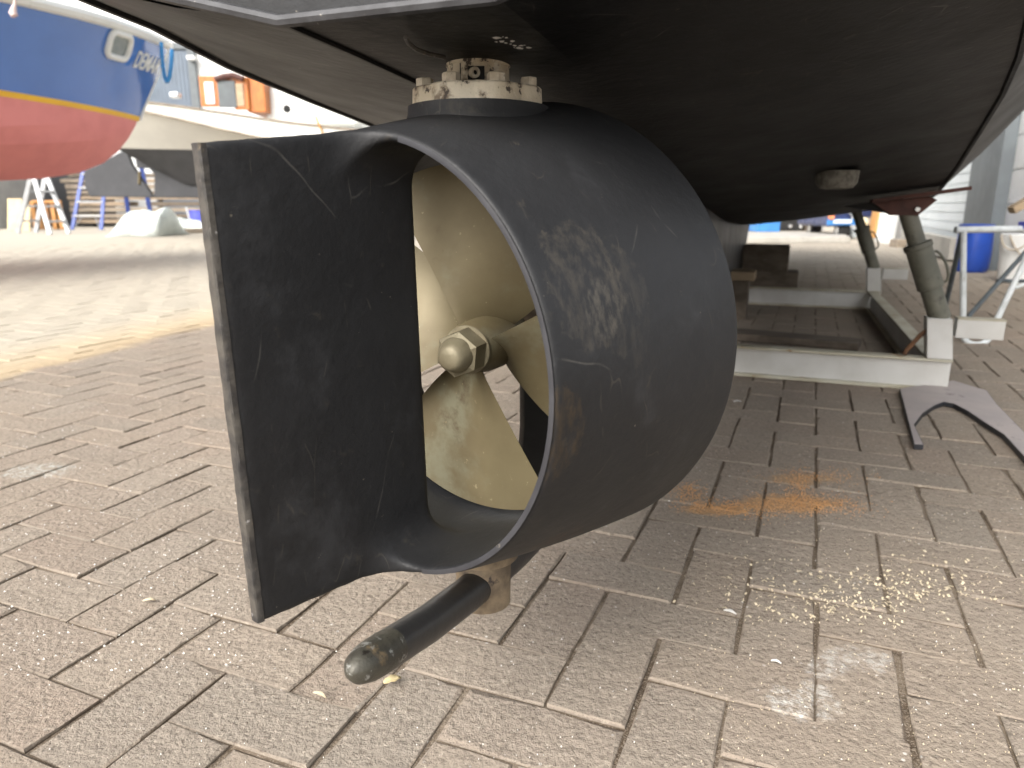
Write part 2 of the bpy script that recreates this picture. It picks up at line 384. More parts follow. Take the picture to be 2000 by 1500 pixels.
M['steelplate'] = mat('mill_scale_plate', (.36, .32, .31), (.42, .37, .35), scale=6, rough=.6, metal=.1, spots=(((.38, .24, .09), 7, .66, .06), ((.09, .075, .08), 11, .6, .1)))
M['plateedge'] = mat('cut_plate_edge', (.04, .042, .05), (.025, .026, .03), scale=20, rough=.5, metal=.3)
M['vehicle'] = mat('dark_blue_vehicle', (.03, .045, .12), (.025, .035, .09), scale=3, rough=.3)
M['tyre'] = mat('tyre', (.012, .012, .012), (.018, .018, .018), scale=9, rough=.85)
M['chrome'] = mat('bright_metal', (.6, .6, .6), (.5, .5, .5), scale=9, rough=.25, metal=.8)
M['skyblue'] = mat('sky_blue_panel', (.05, .22, .55), (.04, .18, .47), scale=2, rough=.5)
M['amber'] = mat('amber_lamp', (.85, .30, .14), (.75, .25, .11), scale=9, rough=.3)
M['orange_board'] = mat('orange_board', (.62, .33, .10), (.55, .28, .08), scale=2, rough=.6)
M['cream_sack'] = mat('cream_sack', (.72, .69, .50), (.62, .59, .42), scale=4, rough=.8)
M['redplastic'] = mat('red_plastic', (.55, .07, .04), (.45, .05, .03), scale=6, rough=.5)
M['violet'] = mat('violet_tub', (.10, .12, .55), (.08, .09, .45), scale=3, rough=.45)
M['shaving'] = mat('wood_shaving', (.66, .57, .41), (.56, .47, .32), scale=30, rough=.8)
M['flake'] = mat('white_flake', (.78, .77, .74), (.68, .66, .62), scale=30, rough=.7)
M['sawdust'] = mat('sawdust', (.60, .32, .13), (.52, .27, .10), scale=30, rough=.95, bump=.003, bscale=220)
M['leaf'] = mat('dry_leaf', (.55, .46, .26), (.42, .33, .17), scale=60, rough=.8)
M['cord'] = mat('tan_cord', (.48, .42, .33), (.40, .34, .26), scale=30, rough=.8)

# white residue on the pavers near the joint, right of the propeller
add_stains(M['paver'], (
    ((.60, .58, .54), (.355, .79, 0), .035, 60, .30, (1.3, .9, 1), .75), ((.60, .58, .54), (.40, .80, 0), .035, 60, .30, (1.3, .9, 1), .75),
    ((.60, .58, .54), (.49, .885, 0), .055, 60, .30, (.9, 1.6, 1), .6), ((.60, .58, .54), (.43, .86, 0), .03, 60, .3, (1, 1.4, 1), .6),
    ((.55, .57, .53), (-1.15, 1.62, 0), .10, 25, .35, (1.0, 1.6, 1), .6), ((.55, .57, .53), (-.93, 1.07, 0), .03, 45, .3, (1, 1.5, 1), .5)), 70)

# fine orange wood dust rubbed into the bricks
add_stains(M['paver'], (((.50, .30, .145), (.43, 1.395, 0), .075, 38, .5, (.8, 2.2, 1), .75), ((.50, .30, .145), (.60, 1.43, 0), .115, 34, .5, (.85, 1.9, 1), .75), ((.48, .31, .165), (.68, 1.57, 0), .085, 34, .5, (.9, 1.9, 1), .5)))
# ------------------------------------------------------------------ ground and pavers
UD = Vector((math.cos(R(67.5)), math.sin(R(67.5)), 0)); VD = Vector((math.sin(R(67.5)), -math.cos(R(67.5)), 0))
DU, DV, U0, V0 = .103, .107, .535, .06
ground = MB().add([(-300, -150, -.0052), (300, -150, -.0052), (300, 500, -.0052), (-300, 500, -.0052)], [(0, 1, 2, 3)]).build('ground', M['bed'], smooth=False, origin=Vector((0, 0, 0)))
struct(ground)
def brick_mesh(lu, lv, seed, n=3):
    rg = random.Random(seed); mb = MB()
    # outline points round the block, jittered so that edges look worn
    e = []
    for k in range(n): e.append((-lu / 2 + lu * k / n, -lv / 2))
    for k in range(2): e.append((lu / 2, -lv / 2 + lv * k / 2))
    for k in range(n): e.append((lu / 2 - lu * k / n, lv / 2))
    for k in range(2): e.append((-lu / 2, lv / 2 - lv * k / 2))
    N = len(e)
    def ring(ins, z, jit):
        out = []
        for (x, y) in e:
            fx = 1 - 2 * ins / lu; fy = 1 - 2 * ins / lv
            if jit > .0012 and abs(abs(x) - lu / 2) < 1e-5 and abs(abs(y) - lv / 2) < 1e-5:      # knocked-off corners
                k_ = rg.choice((0, 0, .002, .004, .007)); fx -= 2 * k_ / lu; fy -= 2 * k_ / lv
            out.append(Vector((x * fx + rg.uniform(-jit, jit), y * fy + rg.uniform(-jit, jit), z + rg.uniform(-jit, 0) * .3)))
        return out
    rows = [ring(0, -.03, 0), ring(.0002, -.0022, .0012), ring(.0015, 0, .0016)]
    vs = [p for r in rows for p in r]; fs = []
    for i in range(2):
        for k in range(N): fs.append((i * N + k, i * N + (k + 1) % N, (i + 1) * N + (k + 1) % N, (i + 1) * N + k))
    fs.append(tuple(range(2 * N, 3 * N)))
    mb.add(vs, fs); return mb
JU, JV = .0026, .0058
variants = {True: [], False: []}
for o_ in (True, False):
    lu, lv = ((2 * DU - JU, DV - JV) if o_ else (DU - JU, 2 * DV - JV))
    for k in range(5):
        b = brick_mesh(lu, lv, 50 + k + (10 if o_ else 0), 3 if o_ else 2)
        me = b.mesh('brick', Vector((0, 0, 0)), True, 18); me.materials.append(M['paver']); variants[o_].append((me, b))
fwv = Vector((0, math.cos(PITCH), -math.sin(PITCH))); upv = Vector((0, math.sin(PITCH), math.cos(PITCH)))
def topx(P):
    d = Vector((P.x, P.y, P.z - CAM_H)); k = d.dot(fwv)
    if k <= .05: return None
    return (1000 + FPX * d.x / k, 750 - FPX * d.dot(upv) / k)
rot = Matrix((UD, VD, Vector((0, 0, 1)))).transposed().to_3x3()
cells = []
for i in range(-40, 140):
    for j in range(-110, 80):
        k = (i + j) % 4
        if k == 3: c = UD * (U0 + (i + 1) * DU) + VD * (V0 + (j + .5) * DV); along = True
        elif k == 1: c = UD * (U0 + (i + .5) * DU) + VD * (V0 + (j + 1) * DV); along = False
        else: continue
        if c.y < .05 or c.y > 13: continue
        p = topx(c)
        if p is None: continue
        mg = 900 / max(c.y, .5)
        if p[0] < -mg or p[0] > 2000 + mg or p[1] > 1500 + 700: continue
        inview = -30 < p[0] < 2030 and p[1] < 1530
        # pavers wholly behind the rudder fin and the nozzle
        hid = (470 < p[0] < 1000 and 300 < p[1] < 1080 and not (820 < p[0] < 1060 and 640 < p[1] < 980)) or (1000 < p[0] < 1380 and p[1] < 900)
        cells.append((c.length + (0 if inview and not hid else 100), c, along))
cells.sort(key=lambda q: q[0])
rg = random.Random(3)
rest = MB()
for n_, (dist, c, along) in enumerate(cells):
    dz = rg.uniform(-.0024, .0012); tx = rg.gauss(0, .005); ty = rg.gauss(0, .004); rz = rg.gauss(0, .008)
    me, b = variants[along][rg.randrange(5)]
    q = rot @ Matrix.Rotation(rz + (math.pi if rg.random() < .5 else 0), 3, 'Z') @ Matrix.Rotation(tx, 3, 'X') @ Matrix.Rotation(ty, 3, 'Y')
    pos = c + UD * rg.gauss(0, .0008) + VD * rg.gauss(0, .0008) + Vector((0, 0, dz))
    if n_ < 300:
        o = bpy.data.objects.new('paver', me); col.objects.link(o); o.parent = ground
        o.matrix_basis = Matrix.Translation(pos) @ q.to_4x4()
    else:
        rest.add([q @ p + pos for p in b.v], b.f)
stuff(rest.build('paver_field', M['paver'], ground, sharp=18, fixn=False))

# ------------------------------------------------------------------ black boat: hull
boat = thing('black_boat', BF(0, 0, 0), 'black-bottomed boat hull propped over the bricks, filling the top of the view', 'boat')
ST = [(-.19, .776, .46, .868), (-.08, .771, .478, .864), (.054, .763, .50, .859), (.25, .752, .55, .845), (.55, .733, .61, .833), (.85, .710, .66, .82), (1.2, .683, .70, .785), (1.6, .650, .74, .735),
      (2, .618, .775, .690), (2.5, .58, .84, .675), (3, .548, .90, .665), (4, .515, .98, .645), (5, .505, 1.03, .63), (6.5, .51, 1.0, .66), (8, .6, .7, .8), (9.3, .85, .12, 1.1)]
rb = []; side_r = []; side_l = []
for (s, zk, w, zc) in ST:
    kf = .10 if s < 8 else .05
    def mid(t): return (kf + (w - kf) * t, zk + (zc - zk) * t - .010 * math.sin(math.pi * t))
    pts = [(-w, zc)] + [(-a, z) for a, z in (mid(.66), mid(.33))] + [(-kf, zk), (0, zk - .001), (kf, zk)] + [mid(.33), mid(.66)] + [(w, zc)]
    rb.append([BF(s, m, z) for m, z in pts])
    fl = .26
    side_r.append([BF(s, w + .0005, zc + .0005), BF(s, w + fl * .5, zc + fl * .55), BF(s, w + fl, zc + fl * 1.2), BF(s, w + fl + .12, 2.0), BF(s, 0, 2.1)])
    side_l.append([BF(s, -w - .0005, zc + .0005), BF(s, -w - fl * .5, zc + fl * .55), BF(s, -w - fl, zc + fl * 1.2), BF(s, -w - fl - .12, 2.0), BF(s, 0, 2.1)])
hb = MB().grid(rb).build('hull_bottom', M['hull'], boat, sharp=9)
MB().grid(side_r).build('hull_side', M['hull_side'], boat, sharp=50)
MB().grid(side_l).build('hull_side', M['hull_side'], boat, sharp=50)
# transom plate closing the stern
s0, zk, w, zc = ST[0]
tp = [BF(s0 - .004, m, z) for m, z in [(-w - .26, zc + .31), (-w, zc), (-.1, zk), (.1, zk), (w, zc), (w + .26, zc + .31), (w + .38, 2.0), (0, 2.1), (-w - .38, 2.0)]]
MB().prism(tp, BA * .003).build('transom', M['transom'], boat, smooth=False)
bead = [BF(s0 - .006, m, z - .001) for m, z in [(-w, zc), (-.3, zk + (zc - zk) * .55), (-.1, zk), (-.094, zk), (0, zk), (.1, zk), (.3, zk + (zc - zk) * .55), (w, zc)]]
MB().tube(bead, .0055, 8).build('transom_weld', M['bead'], boat)
# weld seams along the keel plate and the chines
for sg in (-1, 1):
    MB().tube([BF(s, sg * (w_ + .002), zc_ - .001) for (s, zk_, w_, zc_) in ST[:13]], .006, 6).build('chine_weld', M['hull'], boat)
MB().tube([BF(s, -.100, zk_ - .0005) for (s, zk_, w_, zc_) in ST[:8]], .0035, 6).build('keel_weld', M['hull'], boat)
# deadwood / keel with sloping front, standing forward of the propeller
kp = [(.205, .72), (.20, .54), (.205, .30), (.175, .175), (.22, .13), (4.25, .13), (4.45, .20), (5.1, .52)]
kb = MB(); kb.prism([BF(s, -.032, z) for s, z in kp], BB_ * .064)
kb.build('keel', M['hull_side'], boat, bevel=.012)
MB().lathe(BF(.105, 0, .468), BA, [(0, .030), (.004, .040), (.03, .052), (.10, .060), (.30, .045)], 28).build('stern_tube', M['bearing'], boat)
# rudder trunk boss: a low collar welded to the keel plate
MB().lathe(BF(0, 0, .7705), Vector((0, 0, 1)), [(0, .036), (.001, .040), (.012, .044)], 32).build('rudder_trunk', M['hull'], boat)
# skeg bar carrying the lower rudder bearing
sk = [BF(.30, 0, .135), BF(.20, 0, .140), BF(.11, 0, .146), BF(.03, 0, .157), BF(-.06, 0, .170), BF(-.15, 0, .188), BF(-.238, 0, .211)]
skeg = MB().tube(sk, [.027, .025, .0232, .0222, .0212, .0200, .0188], 20).build('skeg_bar', M['skeg'], boat)
d = (sk[-1] - sk[-2]).normalized()
MB().tube([sk[-1] - d * .012, sk[-1] + d * .004, sk[-1] + d * .030, sk[-1] + d * .046, sk[-1] + d * .054, sk[-1] + d * .0575], [.0190, .0192, .0180, .0142, .0085, .002], 20).build('bar_tip', M['skegtip'], skeg)
# anode and its place on the starboard bottom
an = BF(1.36, .425, .700)
MB().lathe(an, Vector((0, 0, 1)), [(-.034, .026), (-.031, .042), (-.018, .052), (.012, .054)], 18).build('anode', M['anode'], boat)
# flakes of lost paint beside the rudder trunk
pf = MB()
for k in range(16):
    c_ = gp(968 + k * 4.4 + rg.uniform(-4, 4), 74 + k * 1.6 + rg.uniform(-7, 7), .7622)
    n = 7; a0 = rg.random() * 6; r0 = rg.uniform(.0012, .0045)
    pf.add([c_ + Vector((math.cos(a0 + q / n * 6.283), math.sin(a0 + q / n * 6.283) * 1.5, 0)) * r0 * rg.uniform(.5, 1.2) for q in range(n)], [tuple(range(n))])
MB().tube([gp(x, y, .7640) for x, y in ((792, 72), (797, 84), (812, 96), (836, 105), (868, 112))], .0022, 6).build('weld_bead', M['worn'], boat)
pf.build('bare_patch', M['flake'], boat, smooth=False)

# ------------------------------------------------------------------ nozzle rudder
TH, PH = .678, .026
NX = Vector((math.sin(TH) * math.cos(PH), math.cos(TH) * math.cos(PH), math.sin(PH)))
NM = Vector((NX.y, -NX.x, 0)).normalized(); NV = NM.cross(NX).normalized()
if NV.z < 0: NV = -NV
NC = Vector((-.036, .815, .472))
def RF(x, y, z): return NC + NX * x + NM * y + NV * z
rud = thing('nozzle_rudder', Vector((-.036, .815, .2)), 'black steering nozzle with a flat tail fin, round the bronze propeller', 'rudder')
import numpy as np
def ring_out(x):
    t = np.clip((x + .159) / .262, 0, 1); return .2212 + .0448 * t + .0035 * np.sin(np.pi * t)
IX = [-.17, -.10, -.04, .01, .05, .08, .10, .1135]; IR = [.2127, .2130, .2140, .2160, .2210, .2290, .2370, .2500]
def smax(a_, b_, k): h = np.clip(.5 - .5 * (b_ - a_) / k, 0, 1); return b_ + (a_ - b_) * h + k * h * (1 - h)
def smin(a_, b_, k): h = np.clip(.5 + .5 * (b_ - a_) / k, 0, 1); return b_ + (a_ - b_) * h - k * h * (1 - h)
VX = .0026
gx = np.arange(-.330, .124, VX, dtype=np.float32)[:, None, None]; gy = np.arange(-.278, .279, VX, dtype=np.float32)[None, :, None]; gz = np.arange(-.278, .279, VX, dtype=np.float32)[None, None, :]
rr_ = np.sqrt(gy * gy + gz * gz)
ro_ = ring_out(gx); ri_ = np.interp(gx, IX, IR).astype(np.float32)
mid_ = (ro_ + ri_) / 2; hf_ = (ro_ - ri_) / 2
nose = np.clip((.1135 - gx) / .016, 0, 1); hf_ = hf_ * np.sqrt(1 - (1 - nose) ** 2) - .0004
d_ring = smax(np.abs(rr_ - mid_) - hf_, np.maximum(-.1605 - gx, gx - .1135) + 0 * rr_, .003)
zl = np.where(gz > 0, .2042 + .0153 * (gx + .3185) / .1485, .2083 + .0122 * (gx + .3185) / .1485)
zl = np.minimum(zl, .2212).astype(np.float32)
d_fin = smax(np.abs(gy) - .0066 + 0 * gz * gx, smax(-.3180 - gx, gx + .0985, .002) + 0 * gy * gz, .009)
d_fin = smax(d_fin, np.abs(gz) - np.where(gx > -.165, .2165, zl), .003)
d_all = smin(d_ring, d_fin, .046)
cap_ = np.where(gx >= -.1605, ro_, np.minimum(zl + .0004, .2212))
d_all = smax(d_all, rr_ - cap_ - .0003, .0025)
sg_ = d_all < 0
act = np.zeros(tuple(n - 1 for n in sg_.shape), bool); cnt = np.zeros(act.shape, np.int8)
for i in (0, 1):
    for j in (0, 1):
        for k in (0, 1):
            cnt += sg_[i:sg_.shape[0] - 1 + i, j:sg_.shape[1] - 1 + j, k:sg_.shape[2] - 1 + k]
act = (cnt > 0) & (cnt < 8)
ci = np.argwhere(act); idx = np.full(act.shape, -1, np.int32); idx[act] = np.arange(len(ci))
corners = [(i, j, k) for i in (0, 1) for j in (0, 1) for k in (0, 1)]
cv = {c: d_all[ci[:, 0] + c[0], ci[:, 1] + c[1], ci[:, 2] + c[2]] for c in corners}
acc = np.zeros((len(ci), 3)); num = np.zeros(len(ci))
for c in corners:
    for ax_ in range(3):
        if c[ax_]: continue
        e_ = tuple(1 if q == ax_ else c[q] for q in range(3)); va, vb = cv[c], cv[e_]; m_ = (va < 0) != (vb < 0)
        t_ = np.where(m_, va / np.where(m_, va - vb, 1), 0)
        p_ = np.array(c, float)[None, :] + (np.array(e_, float) - np.array(c, float))[None, :] * t_[:, None]
        acc += p_ * m_[:, None]; num += m_
vp = (ci + acc / num[:, None]) * VX + np.array([-.330, -.278, -.278])
quads = []
for ax_ in range(3):
    sl_a = [slice(None)] * 3; sl_b = [slice(None)] * 3; sl_a[ax_] = slice(0, -1); sl_b[ax_] = slice(1, None)
    A_, B_ = sg_[tuple(sl_a)], sg_[tuple(sl_b)]; e_ = np.argwhere(A_ != B_); o1, o2 = (ax_ + 1) % 3, (ax_ + 2) % 3
    ok = (e_[:, o1] > 0) & (e_[:, o2] > 0) & (e_[:, o1] < act.shape[o1]) & (e_[:, o2] < act.shape[o2]); e_ = e_[ok]
    def cell(d1, d2):
        q = e_.copy(); q[:, o1] += d1; q[:, o2] += d2; return idx[q[:, 0], q[:, 1], q[:, 2]]
    Q = np.stack([cell(-1, -1), cell(0, -1), cell(0, 0), cell(-1, 0)], 1)
    fl_ = ~A_[e_[:, 0], e_[:, 1], e_[:, 2]]; Q[fl_] = Q[fl_][:, ::-1]; quads.append(Q)
quads = np.concatenate(quads)
# one relaxing pass keeps the castings' skin even
for _ in range(9):
    sm_ = np.zeros_like(vp); n_ = np.zeros(len(vp))
    for q in range(4):
        np.add.at(sm_, quads[:, q], vp[quads[:, (q + 1) % 4]]); np.add.at(n_, quads[:, q], 1)
    vp = vp * .5 + sm_ / np.maximum(n_, 1)[:, None] * .5
fc = vp[quads].mean(1)
is_fin = (fc[:, 0] < -.164) | ((np.abs(fc[:, 1]) < .012) & (fc[:, 0] < -.09) & (np.abs(fc[:, 2]) < .188))
basis = np.array([tuple(NX), tuple(NM), tuple(NV)]); wv = vp @ basis + np.array(tuple(NC - world_loc(rud)))
def sub_mesh(name, sel, m_):
    qs = quads[sel]; u_, inv = np.unique(qs, return_inverse=True); inv = inv.reshape(qs.shape)
    me = bpy.data.meshes.new(name); me.from_pydata(wv[u_].tolist(), [], inv.tolist())
    me.polygons.foreach_set('use_smooth', [True] * len(me.polygons)); me.materials.append(m_); me.update()
    o = bpy.data.objects.new(name, me); col.objects.link(o); o.parent = rud; return o
ring = sub_mesh('nozzle_ring', ~is_fin, M['nozzle'])
fo = sub_mesh('tail_fin', is_fin, M['nozzle'])
# bare rim face
rim = MB().lathe(NC, NX, [(-.1609, .2142), (-.1612, .2165), (-.1609, .2192)], 128, ref=NV)
keep_ = []
for f_ in rim.f:
    if len(f_) != 4: continue
    c_ = sum((rim.v[i] for i in f_), Vector()) / 4 - NC
    if abs(c_.dot(NM)) > .048: keep_.append(f_)
rim.f = keep_
M['rim'] = mat('worn_rim', (.042, .042, .047), (.028, .028, .032), scale=18, rough=.5, bump=.0005, bscale=60, spots=(((.12, .11, .095), 60, .66, .05),))
rim.build('rim_edge', M['rim'], ring)
# scraped trailing edge strip
te = MB()
rgt = random.Random(5)
A_, B_ = [], []
for q in range(46):
    z = -.207 + .4105 * q / 45
    e1 = rgt.uniform(-.0007, .0007); e2 = rgt.uniform(-.0007, .0007)
    A_.append([RF(-.3125, .0064 + e1 * .6, z), RF(-.3172, .0060 + e1 * .6, z), RF(-.3186, .0048 + e1, z), RF(-.3189, e2 * .5, z), RF(-.3186, -.0048 + e2, z), RF(-.3172, -.0060 + e2, z), RF(-.3125, -.0064 + e2, z)])
te.grid(A_); te.build('trailing_edge', M['worn'], fo)
# saddle and bolted flange on top of the ring
SZ = .7245
def SP(z): return Vector((NC.x + NX.x * 0, NC.y, z))
sad = MB().lathe(Vector((NC.x, NC.y, 0)), Vector((0, 0, 1)), [(.680, .086), (.704, .082), (.713, .0765), (.7235, .0755)], 40)
so = sad.build('saddle', M['nozzle'], rud)
fl = MB()
fp = []
NB = 8
pr = []
for k in range(96):
    a = 2 * math.pi * k / 96
    lob = .5 + .5 * math.cos(NB * a)
    pr.append(.0655 + .0055 * lob ** .6)
for zz, sc in ((.7238, 1.0), (.7245, 1.01), (.7395, 1.0), (.7412, .975)):
    fp.append([Vector((NC.x + math.cos(2 * math.pi * k / 96 + .35) * pr[k] * sc, NC.y + math.sin(2 * math.pi * k / 96 + .35) * pr[k] * sc, zz)) for k in range(96)])
fl.grid(fp, wrap=True); n0 = len(fl.v)
fl.f.append(tuple(range(n0 - 96, n0))); fl.f.append(tuple(range(95, -1, -1)))
flo = fl.build('mounting_flange', M['flange'], rud, sharp=30)
for k in range(NB):
    a = 2 * math.pi * k / NB + .35
    c = Vector((NC.x + math.cos(a) * .0585, NC.y + math.sin(a) * .0585, 0))
    MB().lathe(c, Vector((0, 0, 1)), [(.7404, .0085), (.7409, .0092), (.7490, .0092), (.7502, .0082)], 6, ref=Vector((math.cos(a + .5), math.sin(a + .5), 0))).build('bolt', M['bolt'], flo, sharp=25)
cl = MB().lathe(Vector((NC.x, NC.y, 0)), Vector((0, 0, 1)), [(.7410, .0325), (.7420, .0335), (.7640, .0330), (.7650, .0345), (.7700, .0345), (.7708, .0330)], 40)
clo = cl.build('clamp_coupling', M['flange'], rud)
# pocket with the clamp screw, on the side that faces aft
ca = math.atan2(-1, -.02)
cdir = Vector((math.cos(ca), math.sin(ca), 0)); cside = Vector((-cdir.y, cdir.x, 0))
cc = Vector((NC.x, NC.y, .7535))
MB().box(cc + cdir * .0305, .008, .017, .0125, cdir, cside).build('screw_pocket', M['dark'], clo, smooth=False)
MB().lathe(cc + cdir * .0325 - cside * .003, (cdir + cside * .55).normalized(), [(-.004, .0055), (.0052, .0055), (.006, .0046), (.0061, .0026), (.002, .0025)], 14).build('clamp_screw', M['bolt'], clo)
MB().box(cc + cdir * .0272 - cside * .0165, .0045, .0009, .020, cdir, cside).build('clamp_split', M['dark'], clo, smooth=False)
# lower pintle boss and bearing under the ring
MB().lathe(Vector((NC.x, NC.y, 0)), Vector((0, 0, 1)), [(.196, .040), (.198, .044), (.225, .046), (.245, .050)], 28).build('pintle_boss', M['bearing'], rud)
MB().lathe(Vector((NC.x, NC.y, 0)), Vector((0, 0, 1)), [(.130, .029), (.133, .034), (.188, .035), (.1955, .033)], 26).build('lower_bearing', M['bearing'], boat)

# ------------------------------------------------------------------ propeller
PC = BF(-.004, 0, .4665)
prop = thing('propeller', PC, 'four-bladed bronze propeller inside the black steering nozzle', 'propeller')
AX = (BA + Vector((0, 0, .02))).normalized(); PX = BB_.copy(); PZ = PX.cross(AX).normalized()
if PZ.z < 0: PZ = -PZ
def PF(x, r, a): return PC + AX * x + PX * (r * math.cos(a)) + PZ * (r * math.sin(a))
TIP = .2025
def blade(phi):
    # a: angle anticlockwise seen from aft; leading (clockwise) side lies forward
    rows_a = []; rows_f_ = []
    NR, NA = 18, 18
    for i in range(NR + 1):
        t = i / NR; r = .024 + (TIP - .024) * t
        half = R(43 - 7 * t)
        if t > .90:
            half *= math.sqrt(max(.05, 1 - ((t - .90) / .135) ** 3))
        skew = R(9 * t)
        pa = .052 - .010 * t                       # pitch per radian
        th_ = .0065 * (1 - t) + .0013
        ra, rf_ = [], []
        for j in range(NA + 1):
            u = -1 + 2 * j / NA
            a = phi + skew + half * u
            x = -pa * (-(half * u)) * -1
            x = -pa * half * u * -1 if False else -pa * half * u      # anticlockwise side (u>0) is trailing: lies aft
            k = th_ * math.sqrt(max(0, 1 - u * u)) + .0004
            xr = x * (1 - .25 * (1 - t)) - .004 * (1 - u * u) * 0
            ra.append(PF(xr - k * .35 + .004, r, a)); rf_.append(PF(xr + k + .004, r, a))
        rows_a.append(ra); rows_f_.append(rf_)
    b = MB(); b.grid(rows_a); b.grid([list(reversed(q)) for q in rows_f_])
    def st(A, B): n = len(A); b.add(A + B, [(k, k + 1, n + k + 1, n + k) for k in range(n - 1)])
    st([q[0] for q in rows_a], [q[0] for q in rows_f_]); st([q[-1] for q in rows_a], [q[-1] for q in rows_f_]); st(rows_a[-1], rows_f_[-1]); st(rows_a[0], rows_f_[0])
    o = b.build('blade', M['bronze'], prop, sharp=60)
    bm = bmesh.new(); bm.from_mesh(o.data); bmesh.ops.remove_doubles(bm, verts=bm.verts, dist=.0002); bmesh.ops.recalc_face_normals(bm, faces=bm.faces)
    for e in bm.edges: e.smooth = not (len(e.link_faces) == 2 and e.calc_face_angle(0) > R(32))
    bm.to_mesh(o.data); bm.free()
for k in range(4): blade(R(74 + 90 * k))
MB().lathe(PC, AX, [(-.036, .0215), (-.034, .0245), (-.026, .0285), (0, .034), (.03, .036), (.055, .033), (.06, .028)], 36).build('hub', M['bronze'], prop)
nut = MB().lathe(PC, AX, [(-.0655, .0205), (-.0625, .0256), (-.0372, .0266)], 6, ref=(PZ * .8 + PX * .6)).build('shaft_nut', M['nut'], prop, sharp=20)
MB().lathe(PC, AX, [(-.0372, .0270), (-.0362, .0278), (-.0345, .0278), (-.034, .0260)], 32).build('washer', M['nut'], nut)
MB().lathe(PC, AX, [(-.0840, .003), (-.0836, .0095), (-.0815, .0130), (-.077, .0156), (-.070, .0182), (-.0645, .0200), (-.060, .0205)], 30).build('nut_cone', M['nut'], nut)
MB().lathe(PC, AX, [(.055, .0185), (.12, .0185)], 20).build('shaft', M['nut'], prop)

# ------------------------------------------------------------------ cradle and props
cr = thing('boat_cradle', BF(3.1, 0, 0), 'grey steel cradle frame on the bricks, with telescopic props under the black hull', 'cradle')
def beam(a, b, inward, h=.115, wd=.055):
    d = (b - a).normalized(); web = MB(); web.bar(a + Vector((0, 0, h / 2)), b + Vector((0, 0, h / 2)), .010, h - .02)
    wo = web.build('beam', M['cradle'], cr, smooth=False)
    off = inward * (wd / 2 - .006) * 0
    MB().bar(a + Vector((0, 0, h - .005)) + off, b + Vector((0, 0, h - .005)) + off, wd, .009).build('top_flange', M['cradle_edge'], wo, smooth=False, bevel=.002)
    MB().bar(a + Vector((0, 0, .0055)) + off, b + Vector((0, 0, .0055)) + off, wd, .011).build('bottom_flange', M['cradle_edge'], wo, smooth=False, bevel=.002)
CS0, CS1, CM = 2.03, 4.2, .86
beam(BF(CS0, -CM, 0), BF(CS0, CM + .02, 0), BA); beam(BF(CS1, -CM, 0), BF(CS1, CM + .02, 0), -BA)
for sg in (-1, 1): beam(BF(CS0 + .03, sg * (CM - .03), 0), BF(CS1 - .03, sg * (CM - .03), 0), -BB_ * sg)
up = Vector((0, 0, 1))
def jack(s, sg, full=True):
    b0 = BF(s, sg * .835, .115); lean = (BF(s, sg * .70, .615) - BF(s, sg * .845, .25)).normalized()
    MB().box8([BF(s - .036, sg * .80, .116), BF(s - .036, sg * .877, .116), BF(s + .036, sg * .877, .116), BF(s + .036, sg * .80, .116),
               BF(s - .036, sg * .783, .255), BF(s - .036, sg * .860, .255), BF(s + .036, sg * .860, .255), BF(s + .036, sg * .783, .255)]).build('socket', M['cradle'], cr, smooth=False, bevel=.003)
    MB().bar(BF(s - .02, sg * .872, .225), BF(s - .02, sg * 1.01, .225), .05, .062).build('outrigger_arm', M['cradle'], cr, smooth=False, bevel=.002)
    MB().bar(BF(s - .02, sg * .873, .2585), BF(s - .02, sg * 1.011, .2585), .052, .004).build('arm_plate', M['cradle_edge'], cr, smooth=False)
    p0 = BF(s, sg * .828, .25); L = .395
    P_ = lambda t: p0 + lean * t
    MB().tube([P_(0), P_(.12)], .034, 20).build('lower_tube', M['jack'], cr)
    MB().tube([P_(.11), P_(.112), P_(.255), P_(.258)], [.038, .041, .041, .038], 20).build('sleeve', M['jack'], cr)
    MB().tube([P_(.250), P_(.252), P_(.268), P_(.270)], [.042, .0455, .0455, .042], 20).build('collar', M['jack'], cr)
    MB().tube([P_(.26), P_(.40)], .028, 18).build('upper_tube', M['jack'], cr)
    tp_ = P_(.40)
    hz = tp_ + Vector((0, 0, .02))
    pl = []
    for (m_, z_) in ((-.045, -.028), (.035, -.028), (.085, .022), (.06, .034), (-.10, .012)): pl.append(tp_ + BB_ * sg * m_ + up * z_ - BA * .03)
    MB().prism([tp_ + BB_ * sg * m_ + up * z_ - BA * .012 for m_, z_ in ((-.20, .002), (-.04, -.024), (.01, .0), (-.02, .03))], BA * .024).build('pad_wedge', M['dark'], cr, smooth=False)
    pad = MB().prism(pl, BA * .06).build('pad_bracket', M['redpad'], cr, smooth=False)
    MB().bar(tp_ + BB_ * sg * (-.11) + up * .018 - BA * .02, tp_ + BB_ * sg * .17 + up * .058 - BA * .02, .10, .012).build('pad_plate', M['redpad'], cr, smooth=False)
    MB().lathe(tp_ - BA * .03 + up * -.008 + BB_ * sg * .03, -BA, [(0, .009), (.012, .009), (.014, .007)], 12).build('pivot_bolt', M['chrome'], pad)
    h = []
    for q in range(13):
        a = math.pi * (q / 12) - math.pi / 2
        h.append(P_(.19) - BA * .047 * 0 + BB_ * sg * (.046 + .022 * math.cos(a)) + lean * (.055 * math.sin(a)))
    MB().tube(h, .005, 6).build('handle', M['jack'], cr)
for s in (CS0, CS1):
    for sg in (1, -1): jack(s, sg)
hk = [BF(CS0 + .0, .735, .118), BF(CS0, .74, .135), BF(CS0 - .005, .775, .19), BF(CS0 - .005, .795, .212), BF(CS0 - .005, .812, .20)]
MB().tube(hk, .008, 8).build('rusty_hook', M['rust'], cr)

